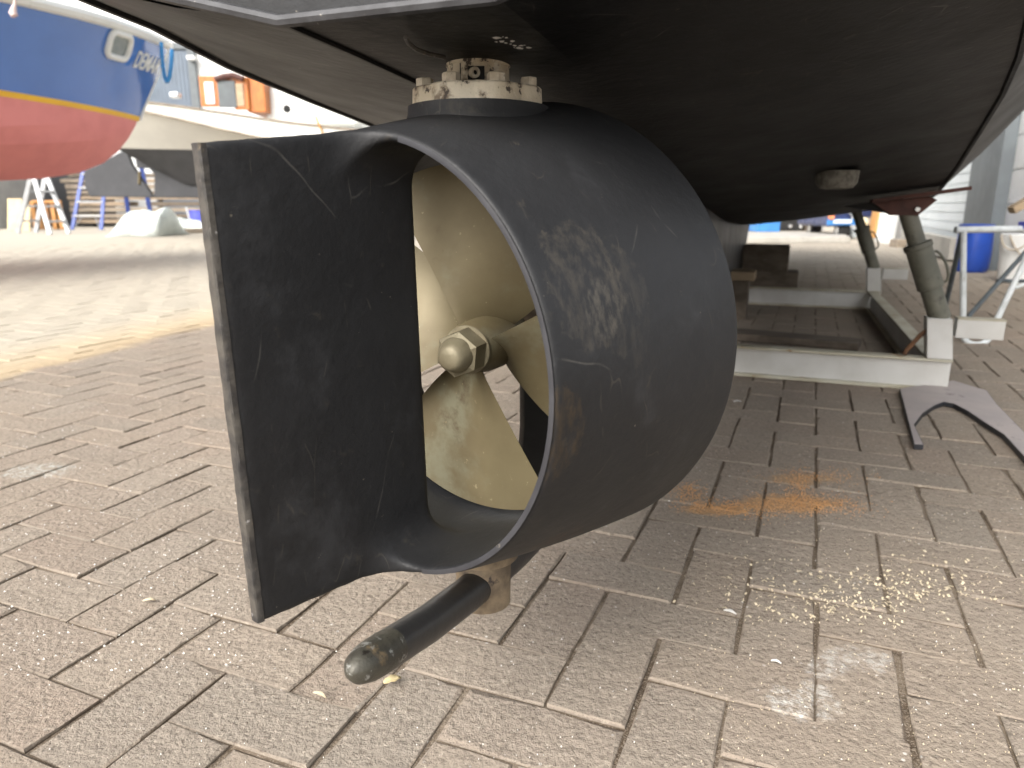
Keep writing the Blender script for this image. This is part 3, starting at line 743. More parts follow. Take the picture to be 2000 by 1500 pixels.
# timber on and by the cradle
def block(a, b, w, h, m_, name, label, cat, group=None, bev=.006):
    o = MB().bar(a, b, w, h).build(name, m_, smooth=False, bevel=bev); return tag(o, label, cat, group)
block(BF(4.62, -.30, .095), BF(4.62, .40, .095), .24, .19, M['timber'], 'timber_block', 'dark squared timber lying across under the keel, lower of the stack', 'timber', 'keel blocks')
block(BF(4.60, -.26, .279), BF(4.60, .33, .279), .20, .178, M['timber'], 'timber_block', 'dark squared timber on top of the block stack under the keel', 'timber', 'keel blocks')
block(BF(3.55, -.30, .245), BF(3.55, .16, .245), .20, .05, M['timber_pale'], 'timber_board', 'short pale board with bright cut end, beside the keel', 'board')
block(BF(3.55, -.28, .110), BF(3.55, .13, .110), .16, .22, M['timber'], 'timber_block', 'dark timber block under the short pale board by the keel', 'timber', 'keel blocks')
block(BF(2.90, -.30, .020), BF(2.75, .66, .020), .15, .036, M['timber'], 'plank', 'dark weathered plank lying on the bricks inside the cradle', 'plank')

# steel plate with a half-round cut-out
pc = [gp(x, y) for x, y in ((1757, 768), (1785, 879), (1801, 880), (1783, 840), (1800, 817), (1822, 802), (1842, 794), (1862, 798), (1890, 813), (1920, 834), (1960, 860), (2000, 905), (2045, 960), (2075, 930), (2010, 868), (1945, 800), (1925, 772), (1860, 752))]
plo = MB().prism([p + Vector((0, 0, .004)) for p in pc], (0, 0, .013)).build('steel_plate', M['steelplate'], smooth=False)
tag(plo, 'flat purple-grey steel plate with a curved cut-out, lying by the cradle corner', 'steel plate')
lip = MB()
for i in range(len(pc)):
    j = (i + 1) % len(pc); a, b = pc[i], pc[j]
    lip.add([a + Vector((0, 0, .003)), b + Vector((0, 0, .003)), b + Vector((0, 0, .0165)), a + Vector((0, 0, .0165))], [(0, 1, 2, 3)])
for p in range(len(lip.v)):
    c_ = sum(pc, Vector()) / len(pc)
lo_ = lip.build('cut_edge', M['plateedge'], plo, smooth=False, fixn=False)
so_ = lo_.modifiers.new('s', 'SOLIDIFY'); so_.thickness = .003; so_.offset = 0

# ------------------------------------------------------------------ right background
# pale trestle
tr = thing('trestle', gp(1905, 672), 'white and dark grey tube trestle standing before the blue drum', 'trestle')
yA, yB = gp(1905, 672).y + .03, gp(1905, 672).y + .55
MB().tube([at(1866, 449, (yA + yB) / 2), at(2075, 446, (yA + yB) / 2)], .0165, 12).build('top_rail', M['whitepipe'], tr)
lp = [at(1882, 452, yA)] + [at(1881, y, yA) for y in (550, 640, 653)]
for q in range(9):
    a = math.pi * q / 8; lp.append(at(1907 - 26 * math.cos(a), 655 + 18 * math.sin(a), yA))
lp += [at(1936, 648, yA), at(1968, 580, yA), at(2002, 508, yA), at(2030, 450, yA)]
MB().tube(lp, .0135, 10).build('front_frame', M['whitepipe'], tr)
MB().tube([at(1880, 455, yA + .1), at(1846, 600, yB), at(1840, 617, yB)], .012, 10).build('leg', M['darkpipe'], tr)
MB().tube([at(2040, 450, yB), at(1897, 612, yB), at(1892, 618, yB)], .012, 10).build('leg', M['darkpipe'], tr)
MB().tube([at(1948, 548, yB), at(2060, 550, yB)], .010, 8).build('brace', M['darkpipe'], tr)
MB().tube([at(1983, 562, yA), at(2010, 552, yA)], .009, 8).build('brace', M['whitepipe'], tr)
# drum
dp = gp(1914, 533); dr = .155
drum = thing('drum', Vector((dp.x, dp.y + dr, 0)), 'blue plastic drum standing by the dark steel column', 'drum')
dc = world_loc(drum)
MB().lathe(dc, up, [(0, dr * .86), (.012, dr * .93), (.05, dr * .985), (.16, dr * 1.02), (.30, dr * 1.0), (.40, dr * .955), (.43, dr * .93)], 36).build('drum_body', M['bluedrum'], drum)
MB().lathe(dc, up, [(.430, dr * .95), (.432, dr * .985), (.455, dr * .985), (.459, dr * .95), (.459, dr * .6), (.452, dr * .55)], 36).build('drum_lid', M['bluedrum'], drum)
# white tub with cords, and things on the trestle
bk = gp(1992, 556)
bucket = thing('white_tub', Vector((bk.x + .1, bk.y + .15, 0)), 'tall white tub draped with tan cord, right of the blue drum', 'tub')
bc = world_loc(bucket)
MB().lathe(bc, up, [(0, .15), (.01, .16), (.30, .185), (.40, .19), (.405, .18)], 28).build('tub_body', M['white'], bucket)
for k in range(4):
    pts = []
    for q in range(14):
        t = q / 13; a = R(200 + 30 * k) ; rr = .20 + .02 * math.sin(t * 5 + k)
        pts.append(bc + Vector((math.cos(a + t * 1.4 - .5) * rr, math.sin(a + t * 1.4 - .5) * rr, .40 - (.12 + .06 * k) * math.sin(t * math.pi) )))
    MB().tube(pts, .006, 6).build('cord', M['cord'], bucket)
tb = at(1996, 438, (yA + yB) / 2)
t_ = MB().bar(at(1975, 411, 3.58), at(2045, 372, 3.58), .05, .035).build('wood_offcut', M['timber_pale'], smooth=False, bevel=.003); tag(t_, 'pale wooden offcut propped up at the right end of the trestle rail', 'offcut')
MB_ = MB().box(at(2008, 440, 3.56), .07, .05, .035).build('sanding_block', M['violet'], smooth=False, bevel=.004); tag(MB_, 'violet block resting on the white trestle rail', 'block')

# shed along the right
WM = 2.28
shed = thing('boat_shed', BF(9, WM, 0), 'white-clad shed with ribbed roller door and dark column, at the right edge', 'shed')
def wl_(s0_, s1_, z0_, z1_, dm, name, m_, par=shed, th=.08):
    return MB().box8([BF(s0_, WM + dm, z0_), BF(s1_, WM + dm, z0_), BF(s1_, WM + dm + th, z0_), BF(s0_, WM + dm + th, z0_), BF(s0_, WM + dm, z1_), BF(s1_, WM + dm, z1_), BF(s1_, WM + dm + th, z1_), BF(s0_, WM + dm + th, z1_)]).build(name, m_, par, smooth=False)
wl_(3.0, 7.74, 0, 3.6, .02, 'wall', M['wall_white'])
for q in range(11): wl_(3.0, 7.73, .02 + q * .32, .02 + q * .32 + .305, .008, 'cladding_board', M['wall_white'], th=.010)
wl_(7.75, 9.02, 0, 3.6, -.10, 'column', M['steel_post'], th=.3)
wl_(9.03, 9.22, 0, 3.6, -.02, 'door_jamb', M['white'])
door = wl_(9.23, 13.2, .05, 3.2, .02, 'roller_door', M['door_white'])
for q in range(24):
    z = .33 + q * .118
    wl_(9.24, 13.19, z, z + .098, .004, 'door_slat', M['door_white'], door, .012)
wl_(13.21, 13.5, 0, 3.6, -.02, 'door_jamb', M['white'])
wl_(13.51, 40, 0, 3.6, .02, 'wall', M['wall_white'])
wl_(8.9, 13.0, .03, .27, -.22, 'plinth', M['concrete'], th=.12)
# things leaning on the shed wall
def lean(s, w_, h, m_, name, label, cat, dm=-.12, th=.05):
    o = MB().box8([BF(s, WM + dm - .22, 0), BF(s + w_, WM + dm - .22, 0), BF(s + w_, WM + dm - .22 + th, 0), BF(s, WM + dm - .22 + th, 0), BF(s, WM + dm, h), BF(s + w_, WM + dm, h), BF(s + w_, WM + dm + th, h), BF(s, WM + dm + th, h)]).build(name, m_, smooth=False, bevel=.01)
    return tag(o, label, cat)
lean(16.2, 1.3, 2.1, M['orange_board'], 'door_panel', 'orange-tan board leaning on the far shed wall', 'board')
lean(14.9, .5, 1.9, M['wall_grey'], 'grey_panel', 'narrow grey panel leaning beside the orange board', 'panel')
for k, (s, h, r_) in enumerate(((13.6, 1.15, .12), (14.25, 1.25, .13))):
    o = MB().lathe(BF(s, WM - .35, 0), up + BB_ * .05, [(0, r_ * .9), (.02, r_), (h * .55, r_), (h * .56, r_ * 1.03), (h * .58, r_), (h - .01, r_), (h, r_ * .8)], 20).build('plastic_roll', M['white'])
    tag(o, ('white plastic roll standing nearest the roller door' if k == 0 else 'white plastic roll standing next to the grey panel'), 'roll', 'white rolls by the shed')
o = MB().lathe(gp(1757, 482) + Vector((0, .2, 0)), up, [(0, .06), (.01, .065), (.04, .05), (.09, .02)], 14).build('traffic_cone', M['redplastic']); tag(o, 'tiny red plastic cone on the ground before the white rolls', 'cone')
o = MB().box(gp(1775, 484) + Vector((0.05, .25, .06)), .34, .25, .12).build('grate_box', M['timber_grey'], smooth=False, bevel=.01); tag(o, 'low grey box on the ground below the white rolls', 'box')
# far clutter seen under the hull
sl = MB(); a_ = gp(1428, 474); b_ = gp(1665, 474)
sl.box8([gp(1428, 474), gp(1660, 474), gp(1640, 462) , gp(1400, 462), gp(1428, 474) + up * .10, gp(1660, 474) + up * .10, gp(1640, 462) + up * .10, gp(1400, 462) + up * .10])
tag(sl.build('concrete_slab', M['concrete'], smooth=False, bevel=.01), 'long low pale concrete slab on the ground beyond the keel blocks', 'slab')
def ground_y(y): return gp(1500, y).y
veh = thing('trailer_vehicle', gp(1650, 468), 'dark blue vehicle with black tyre and amber lamp, far beyond the cradle', 'vehicle')
Yv = gp(1650, 468).y
p0 = at(1612, 468, Yv)
def rect(x0, y0, x1, y1, Y, th, name, m_, par=None, bev=.02):
    a = at(x0, y1, Y); b = at(x1, y0, Y); c = (a + b) / 2
    return MB().box(c + Vector((0, th / 2, 0)), abs(b.x - a.x), th, abs(b.z - a.z)).build(name, m_, par, smooth=False, bevel=bev)
rect(1616, 405, 1668, 443, Yv + .05, 1.6, 'body', M['vehicle'], veh, .06)
rect(1617, 428, 1672, 440, Yv - .03, .08, 'bumper', M['skyblue'], veh, .01)
rect(1628, 429, 1664, 436, Yv - .05, .03, 'number_plate', M['white'], veh, .004)
w_ = at(1644, 456, Yv + .2)
for dx in (0, 1.35):
    ty = MB().lathe(Vector((w_.x, w_.y + dx, .17)), Vector((1, 0, 0)), [(-.11, .10), (-.10, .155), (-.06, .17), (.06, .17), (.10, .155), (.11, .10)], 28).build('wheel', M['tyre'], veh)
    MB().lathe(Vector((w_.x, w_.y + dx, .17)), Vector((1, 0, 0)), [(-.115, .085), (-.10, .095), (.10, .095), (.115, .085)], 20).build('rim', M['chrome'], ty)
MB().lathe(at(1623, 423, Yv - .02), Vector((0, -1, 0)), [(0, .06), (.04, .06), (.06, .045)], 16).build('headlight', M['amber'], veh)
MB().lathe(at(1661, 415, Yv - .02), Vector((0, -1, 0)), [(0, .05), (.04, .05), (.06, .035)], 16).build('headlight', M['chrome'], veh)
o = rect(1478, 430, 1525, 452, gp(1500, 453).y, .8, 'blue_bin', M['skyblue']); o.location.z = 0; tag(o, 'sky-blue bin far back beyond the keel', 'bin')
mo = thing('engine_block', gp(1555, 451), 'dark machine with bright round fittings, between the blue bin and the vehicle', 'machine')
Ym = gp(1555, 451).y
rect(1527, 418, 1570, 451, Ym, .8, 'casing', M['dark'], mo)
rect(1572, 422, 1585, 451, Ym + .1, .5, 'side_casing', M['timber'], mo)
for x_, y_ in ((1543, 442), (1563, 443)):
    MB().lathe(at(x_, y_, Ym - .02), Vector((0, -1, 0)), [(0, .05), (.05, .05), (.06, .04)], 14).build('fitting', M['chrome'], mo)
MB().lathe(at(1565, 424, Ym - .02), Vector((0, -1, 0)), [(0, .08), (.05, .08), (.07, .05)], 14).build('lamp', M['amber'], mo)
Yc = gp(1600, 452).y
o = rect(1588, 420, 1613, 452, Yc, .4, 'scrap_crate', M['wall_grey']); tag(o, 'grey crate of scrap left of the dark blue vehicle', 'crate')
o = rect(1680, 425, 1700, 460, gp(1690, 462).y, .3, 'cream_sack', M['cream_sack'], bev=.08); tag(o, 'cream sack leaning behind the far prop', 'sack')
o = rect(1664, 444, 1678, 466, gp(1670, 467).y, .25, 'blue_sack', M['door_white'], bev=.06); tag(o, 'pale blue sack on the ground right of the vehicle', 'sack')
o = rect(1683, 404, 1706, 424, gp(1690, 462).y + .8, .3, 'blue_locker', M['vehicle']); tag(o, 'blue locker behind the cream sack', 'locker'); 
# give the locker a stand
zb = o.location.z
if zb > .02:
    MB().box(Vector((o.location.x, o.location.y + .0, zb / 2)), .25, .25, zb).build('stand', M['wall_grey'], o, smooth=False, origin=o.location.copy())
# far back wall that closes the yard
ys = thing('yard_shed', Vector((9, 42, 0)), 'grey shed wall closing the far end of the yard', 'shed')
MB().box((9, 42, 2.2), 40, .3, 4.4).build('wall', M['wall_grey'], ys, smooth=False)
MB().box((5, 41.8, 1.6), 3.2, .1, 3.2).build('door', M['dark'], ys, smooth=False)

# ------------------------------------------------------------------ left background: blue boat
PST = at(270, 232, 9.0); A2 = R(30)
a2 = Vector((math.sin(A2), math.cos(A2), 0)); b2 = Vector((math.cos(A2), -math.sin(A2), 0))
ZW = PST.z
def BL(d, m, z): return Vector((PST.x, PST.y, 0)) - a2 * d + b2 * m + Vector((0, 0, z))
bb = thing('blue_boat', BL(4, 0, 0), 'blue-hulled yacht with yellow stripe and dull red bottom, propped up at the upper left', 'boat')
DS = [0, .06, .15, .3, .5, .8, 1.2, 1.7, 2.3, 3.0, 4.0, 5.5, 7, 8.5]
def zsh(d): return 2.50 - .08 * d + .006 * d * d
def bsh(d): return 1.35 * (1 - math.exp(-(d + .05) / 1.05)) * (1 if d < 5 else 1 - .04 * (d - 5))
def bwl(d): return 1.10 * (1 - math.exp(-d / 1.55))
def zch(d): return ZW - .05 - .13 * min(d, 2.5)
def zkl(d): return ZW - (ZW - .90) * (1 - math.exp(-d / .42)) - .02 * d
def dst(d, z):                                      # raked stem: the bow runs forward with height
    return d - max(0, (z - ZW)) * .55 * math.exp(-d / .6)
top, red, strp = [], [], []
for d in DS:
    zs = zsh(d); r_ = []
    for t in (0, .12, .3, .5, .7, .88, 1):
        z = ZW + .022 + (zs - ZW - .022) * t
        b_ = bwl(d) + .02 + (bsh(d) - bwl(d)) * (t ** 1.25)
        r_.append(BL(dst(d, z), b_ if d > 0 else .012 + .05 * t, z))
    top.append(r_)
    strp.append([BL(dst(d, ZW - .03), bwl(d) + .008 + (0 if d else .006), ZW - .03), BL(dst(d, ZW + .022), bwl(d) + .022 if d > 0 else .012, ZW + .022)])
    zc_ = max(zch(d), zkl(d) + .02); r2 = [BL(d, bwl(d) + .006, ZW - .03), BL(d, bwl(d) * .975 + .004, (ZW - .03) * .5 + zc_ * .5), BL(d, bwl(d) * .95 + .003, zc_)]
    for t in (.25, .5, .75, 1): r2.append(BL(d, (bwl(d) * .95) * (1 - t ** 1.35) + .02 * (t == 1) * min(1, d), zc_ + (zkl(d) - zc_) * (t ** .8)))
    red.append(r2)
def mir(rows, c0):
    out = []
    for r_ in rows:
        out.append([p - b2 * (2 * (p - Vector((PST.x, PST.y, 0))).dot(b2)) for p in r_])
    return out
tb_ = MB().grid(top); tb_.grid(mir(top, 0)); tb_.build('topsides', M['blue_hull'], bb, sharp=60)
tb_ = MB().grid(strp); tb_.grid(mir(strp, 0)); tb_.build('boot_stripe', M['yellow'], bb)
tb_ = MB().grid(red); tb_.grid(mir(red, 0)); tb_.build('bottom', M['red_hull'], bb, sharp=14)
# white gunwale, deck and stem band
gw = [r_[-1] + Vector((0, 0, .03)) for r_ in top]
MB().tube(gw, .055, 8).build('gunwale', M['white_hull'], bb)
MB().tube(mir([gw], 0)[0], .055, 8).build('gunwale', M['white_hull'], bb)
dk = MB(); dk.grid([[g_, BL(d_, 0, zsh(d_) + .12), m_] for g_, m_, d_ in zip(gw, mir([gw], 0)[0], DS)]); dk.build('deck', M['white_hull'], bb)
sb = [BL(dst(0, z) - .015, 0, z) for z in (ZW - .02, ZW + .2, ZW + .4, ZW + .6, zsh(0))]
MB().tube(sb, [.02, .022, .025, .03, .04], 8).build('stem_band', M['white_hull'], bb)
ca_ = MB(); ca_.bar(BL(7, 0, 2.62), BL(2.6, 0, 2.62), 1.2, .5); ca_.build('cabin_trunk', M['white_hull'], bb, smooth=False, bevel=.1)
MB().bar(BL(1.3, .55, zsh(1.3) + .05), BL(1.15, .50, zsh(1.2) + .18), .05, .10).build('cleat', M['white_hull'], bb, bevel=.02)
# keel fin of the blue boat
kf_ = MB(); kf_.prism([BL(d, -.07, z) for d, z in ((1.75, .97), (2.1, .86), (2.5, .78), (5.5, .62), (5.8, .9))], b2 * .14); kf_.build('keel', M['red_hull'], bb, bevel=.03)
# porthole on the flared bow
def side_pt(d, t):
    z = ZW + .035 + (zsh(d) - ZW - .035) * t
    return BL(dst(d, z), bwl(d) + .02 + (bsh(d) - bwl(d)) * (t ** 1.25), z)
def side_fr(d, t):
    P_ = side_pt(d, t); X = (side_pt(d - .05, t) - side_pt(d + .05, t)).normalized(); Y = (side_pt(d, t + .05) - side_pt(d, t - .05)); Y = (Y - X * Y.dot(X)).normalized(); return P_, X, Y, X.cross(Y)
P_, X_, Y_, N_ = side_fr(.66, .80)
if N_.dot(b2) < 0: N_ = -N_
def rrect(w, h, r, n=5):
    out = []
    for cx, cy, a0 in ((w / 2 - r, h / 2 - r, 0), (-w / 2 + r, h / 2 - r, 90), (-w / 2 + r, -h / 2 + r, 180), (w / 2 - r, -h / 2 + r, 270)):
        for q in range(n): a = R(a0 + 90 * q / (n - 1)); out.append((cx + r * math.cos(a), cy + r * math.sin(a)))
    return out
o_ = rrect(.36, .25, .07)
pfm = MB().tube([P_ + X_ * x + Y_ * y + N_ * .015 for x, y in o_], .033, 8, closed=True).build('porthole', M['white_hull'], bb)
MB().prism([P_ + X_ * x * .9 + Y_ * y * .9 + N_ * .004 for x, y in o_], N_ * .006).build('pane', M['portglass'], pfm, smooth=False)
# name on the bow
cu = bpy.data.curves.new('name_lettering', 'FONT'); cu.body = 'DEMAR'; cu.size = .26; cu.shear = .25; cu.extrude = .004; cu.offset = .004; cu.align_x = 'LEFT'
tmp = bpy.data.objects.new('tmp', cu); col.objects.link(tmp)
bpy.context.view_layer.update()
me = bpy.data.meshes.new_from_object(tmp.evaluated_get(bpy.context.evaluated_depsgraph_get()))
bpy.data.objects.remove(tmp)
me.name = 'name_lettering'; me.materials.clear(); me.materials.append(M['white_hull'])
org = world_loc(bb)
for v in me.vertices:                                # lay the letters on the flared bow
    d_ = .40 - v.co.x * .42; t_ = .60 + v.co.y / (zsh(.3) - ZW)
    Q, X1, Y1, N1 = side_fr(max(.02, d_), t_)
    if N1.dot(b2) < 0: N1 = -N1
    v.co = Q + N1 * (.008 + v.co.z) - org
nm = bpy.data.objects.new('name_lettering', me); col.objects.link(nm); nm.parent = bb
# blue rope loop at the stem head, fender line
rp = []
s_h = at(318, 80, 8.95)
for q in range(17):
    t = q / 16; x = 315 + 21 * t; y = 82 + 70 * math.sin(math.pi * t) ** .55 + (14 * t)
    rp.append(at(x, y, 8.9))
o = MB().tube(rp, .022, 8).build('bow_rope', M['rope_blue']); tag(o, 'bright blue rope loop hanging from the bow of the blue boat', 'rope')
f0 = at(29, 0, 6.55)
o = MB().tube([at(30, -25, 6.5), at(29, 8, 6.5), at(27, 16, 6.5), at(25, 25, 6.5), at(28.5, 31, 6.5)], [.009, .012, .02, .03, .028], 12).build('fender', M['pink']); tag(o, 'small faded pink fender hanging over the side of the blue boat', 'fender')
# stands below the blue boat, out of sight behind it
for d_ in (3.2, 6.5):
    o = MB().tube([BL(d_, -.35, 0), BL(d_, -.2, .95)], .05, 10); o.box(BL(d_, -.35, .02), .5, .5, .04); o = o.build('boat_stand', M['cradle']); tag(o, 'grey prop stand under the blue boat, %s' % ('nearer its bow' if d_ < 4 else 'further aft'), 'stand', 'stands under the blue boat')

# ------------------------------------------------------------------ white boat behind
YW = 13.2
wb = thing('white_boat', Vector((at(420, 400, YW).x, YW + 1.5, 0)), 'white wooden-cabined boat with charcoal bottom, behind the blue boat', 'boat')
def wcurve(pts): return pts
# side profile traced at the near side, then given a full beam
sheer = [(225, 190), (290, 200), (360, 209), (430, 219), (500, 230), (560, 239), (640, 248), (760, 262), (900, 272)]
knuck = [(225, 205), (290, 218), (360, 233), (430, 250), (500, 265), (560, 274), (640, 284), (760, 292), (900, 296)]
water = [(225, 289), (290, 291), (360, 292), (430, 294), (500, 295), (560, 296), (640, 297), (760, 299), (900, 300)]
keelp = [(262, 305), (300, 330), (360, 360), (430, 366), (500, 368), (560, 368), (640, 368), (760, 368), (900, 368)]
def rowW(pts, Y): return [at(x, y, Y) for x, y in pts]
g_up = MB().grid([rowW(sheer, YW + .02), rowW(knuck, YW + .10)]); g_up.build('topsides', M['white_hull'], wb)
MB().grid([rowW([(x, y + 1) for x, y in knuck], YW + .13), rowW(water, YW + .75)]).build('lower_side', M['cream_hull'], wb)
MB().grid([rowW(water, YW + .75), rowW(keelp, YW + 1.35)]).build('bottom', M['grey_anti'], wb)
far_s = [p + Vector((0, 3.0, 0)) for p in rowW(sheer, YW)]
MB().grid([rowW(sheer, YW + .02), far_s]).build('deck', M['cream_hull'], wb)
MB().grid([far_s, [p + Vector((0, 1.75, 0)) for p in rowW(keelp, YW + 1.25)]]).build('topsides', M['white_hull'], wb)
MB().tube(rowW([(x, y + 2) for x, y in knuck], YW + .10), .02, 6).build('rubbing_strake', M['timber_grey'], wb)
MB().tube(rowW(sheer, YW + .02), .02, 8).build('cap_rail', M['timber_grey'], wb)
tn = [at(225, 190, YW + .02), at(225, 205, YW + .1), at(225, 289, YW + .75)]
MB().prism(tn + [tn[2] + Vector((0, 1.7, 0)), tn[0] + Vector((0, 2.9, 0))], (-.05, 0, 0)).build('transom', M['cream_hull'], wb, smooth=False)
# keel, rudder and propeller aperture
YK = YW + 1.4
def plate(pts, Y, th, name, m_, par, bev=.02): return MB().prism([at(x, y, Y) for x, y in pts], (0, th, 0)).build(name, m_, par, smooth=False, bevel=bev)
plate([(302, 320), (300, 386), (560, 388), (700, 388), (700, 310), (340, 305)], YK, .18, 'keel', M['grey_anti'], wb)
plate([(250, 300), (258, 322), (300, 385), (292, 386), (175, 384), (165, 365), (163, 335), (190, 322), (235, 296)], YK, .10, 'rudder', M['grey_anti'], wb)
plate([(262, 300), (266, 328), (290, 328), (304, 345), (304, 300)], YK + .01, .16, 'stern_post', M['grey_anti'], wb)
MB().tube([at(273, 335, YK - .0), at(272, 360, YK - .0)], .03, 8).build('propeller_blade', M['bronze'], wb)
# wheelhouse in varnished wood
YH = YW + .9
cab = rect(393, 148, 450, 208, YH, .08, 'cabin_side', M['orange_wood'], wb, .01)
rect(402, 160, 416, 203, YH - .03, .03, 'cabin_window', M['white'], cab, .01)
rect(428, 157, 458, 210, YH - .035, .03, 'cabin_doorway', M['glass'], cab, .01)
c2_ = rect(458, 150, 482, 214, YH - .01, .09, 'cabin_side', M['orange_wood'], wb, .01)
rect(463, 163, 474, 207, YH - .035, .03, 'door_panel', M['timber_pale'], c2_, .01)
rect(483, 150, 515, 219, YH + .05, 1.6, 'cabin_side', M['orange_wood'], wb, .02)
MB().tube([at(420, 155, YH - .06), at(438, 149, YH - .06), at(455, 147, YH - .06), at(475, 154, YH - .06)], .05, 8).build('cabin_arch', M['redpad'], wb)
rect(518, 165, 700, 245, YH + .3, 1.4, 'coachroof', M['white_hull'], wb, .15)
rect(330, 179, 348, 191, YW + .35, .15, 'vent_cowl', M['chrome'], wb, .03)
MB().lathe(at(561, 213, YH - .02), Vector((0, -1, 0)), [(0, .07), (.03, .07), (.04, .05)], 14).build('fairlead', M['dark'], wb)
MB().tube([at(616, 226, YW - .05), at(630, 260, YW - .02), at(633, 275, YW + .05)], .018, 6).build('hanging_strap', M['orange_board'], wb)
for x_ in (425, 520, 640):
    o = MB().bar(at(x_, 387, YK + .09) - Vector((0, 0, .0)), Vector((at(x_, 387, YK).x, YK + .09, 0)), .3, .3).build('keel_block', M['timber'], smooth=False, bevel=.01)
    tag(o, {425: 'dark keel block under the white boat, nearest its rudder', 520: 'dark keel block under the white boat, hidden middle one', 640: 'dark keel block under the white boat, furthest to the right'}[x_], 'block', 'keel blocks under the white boat')

# ------------------------------------------------------------------ left background: ground clutter
def ladder(pts_l, pts_r, rungs, r_, m_, par, ms=None):
    for a, b in (pts_l, pts_r): MB().bar(a, b, .10, .05, Vector((0, 1, 0))).build('stile', m_, par, smooth=False, bevel=.004)
    for t in rungs:
        A = pts_l[0].lerp(pts_l[1], t); B = pts_r[0].lerp(pts_r[1], t)
        MB().bar(A, B, .10, .045).build('rung', ms or m_, par, smooth=False, bevel=.004)
YL = gp(90, 455).y
al = thing('aluminium_ladder', gp(90, 455), 'bare aluminium folding ladder standing under the bow of the blue boat', 'ladder')
def G(x, y): return gp(x, y)
def ontop(x, y, Y): return at(x, y, Y)
f1, f2 = gp(98, 458), gp(135, 456)
ladder((f1, at(66, 345, f1.y + .55)), (f2, at(92, 345, f2.y + .55)), (.22, .48, .74), .02, M['alu'], al)
f3, f4 = gp(35, 456), gp(70, 454.5)
ladder((f3, at(60, 345, f1.y + .62)), (f4, at(88, 345, f2.y + .62)), (.22, .48, .74), .02, M['alu'], al)
bl_ = thing('blue_stepladder', gp(170, 450), 'blue stepladder with pale treads, left of the crumpled tarp', 'ladder')
g1, g2 = gp(141, 449), gp(198, 449)
ladder((g1, at(164, 325, g1.y + .5)), (g2, at(206, 325, g2.y + .5)), (.22, .44, .66, .88), .02, M['blue_ladder'], bl_, M['alu'])
g3, g4 = gp(255, 446), gp(300, 446)
for a, b in ((g3, at(238, 325, g1.y + .6)), (g4, at(276, 325, g1.y + .6))): MB().bar(a, b, .11, .06, Vector((0, 1, 0))).build('rear_leg', M['blue_ladder'], bl_, smooth=False)
MB().bar(g1 + (g2 - g1) * .05, g1.lerp(at(164, 325, g1.y + .5), .22) + (g2 - g1) * .25, .03, .02).build('brace', M['alu'], bl_, smooth=False)
MB().bar(g2 - (g2 - g1) * .05, g2.lerp(at(206, 325, g2.y + .5), .22) - (g2 - g1) * .25, .03, .02).build('brace', M['alu'], bl_, smooth=False)
# crumpled tarp
def tarp(x0, x1, ytop, ybot, dep, label, seed, prof_):
    Y0 = gp((x0 + x1) / 2, ybot).y; A = gp(x0, ybot); B = gp(x1, ybot); H_ = at((x0 + x1) / 2, ytop, Y0 + dep * .3).z
    rg2 = random.Random(seed); rows = []
    NXX, NYY = 30, 16
    ph = [rg2.uniform(0, 6) for _ in range(6)]
    for j in range(NYY + 1):
        v = j / NYY; r_ = []
        for i in range(NXX + 1):
            u = i / NXX
            hh = H_ * prof_(u) * min(1, math.sin(math.pi * min(1, v * 1.15 + .0)) ** .55 if v < .85 else .35 * (1 - v) / .15)
            hh += (.09 * abs(math.sin(5.5 * u + ph[0] + 2.2 * v)) - .05 + .05 * abs(math.sin(11 * u - 5 * v + ph[1]))) * (hh / H_)
            x = A.x + (B.x - A.x) * u; y = Y0 + dep * v + .05 * math.sin(11 * u + ph[2]) * (1 - v)
            r_.append(Vector((x, y, max(.004, hh))))
        rows.append(r_)
    o = MB().grid(rows).build('tarp', M['tarp'], sharp=80)
    s_ = o.modifiers.new('s', 'SOLIDIFY'); s_.thickness = .01
    return tag(o, label, 'tarp')
tarp(203, 312, 411, 462, 1.5, 'pale green tarp crumpled over a heap, right of the blue stepladder', 4, lambda u: min(1, .06 + 1.05 * sm(u / .30)) * (1 if u < .95 else max(.02, (1 - u) / .05)) * (.82 + .18 * u))
tarp(310, 402, 428, 449, 1.0, 'flat pale tarp lying over low boards beside the crumpled tarp', 9, lambda u: (.75 + .25 * math.sin(u * 5)) * min(1, (1 - u) / .06 + .02))
block(gp(312, 457) + Vector((0, .3, .06)), gp(405, 455) + Vector((0, .3, .06)), .5, .10, M['timber_grey'], 'low_boards', 'low grey boards on the ground in front of the flat tarp', 'boards')
vt = gp(388, 446)
o = MB().lathe(Vector((vt.x, vt.y + .3, 0)), up, [(0, .25), (.02, .29), (.35, .33), (.5, .34), (.52, .36), (.54, .36), (.5, .32)], 24).build('violet_tub', M['violet']); tag(o, 'violet-blue plastic tub at the left edge of the black fin', 'tub')
MB().bar(Vector((vt.x - .15, vt.y - .12, .0)), Vector((vt.x - .3, vt.y - .02, .62)), .05, .02).build('pole', M['white'], o, smooth=False, origin=Vector((vt.x, vt.y + .3, 0)))
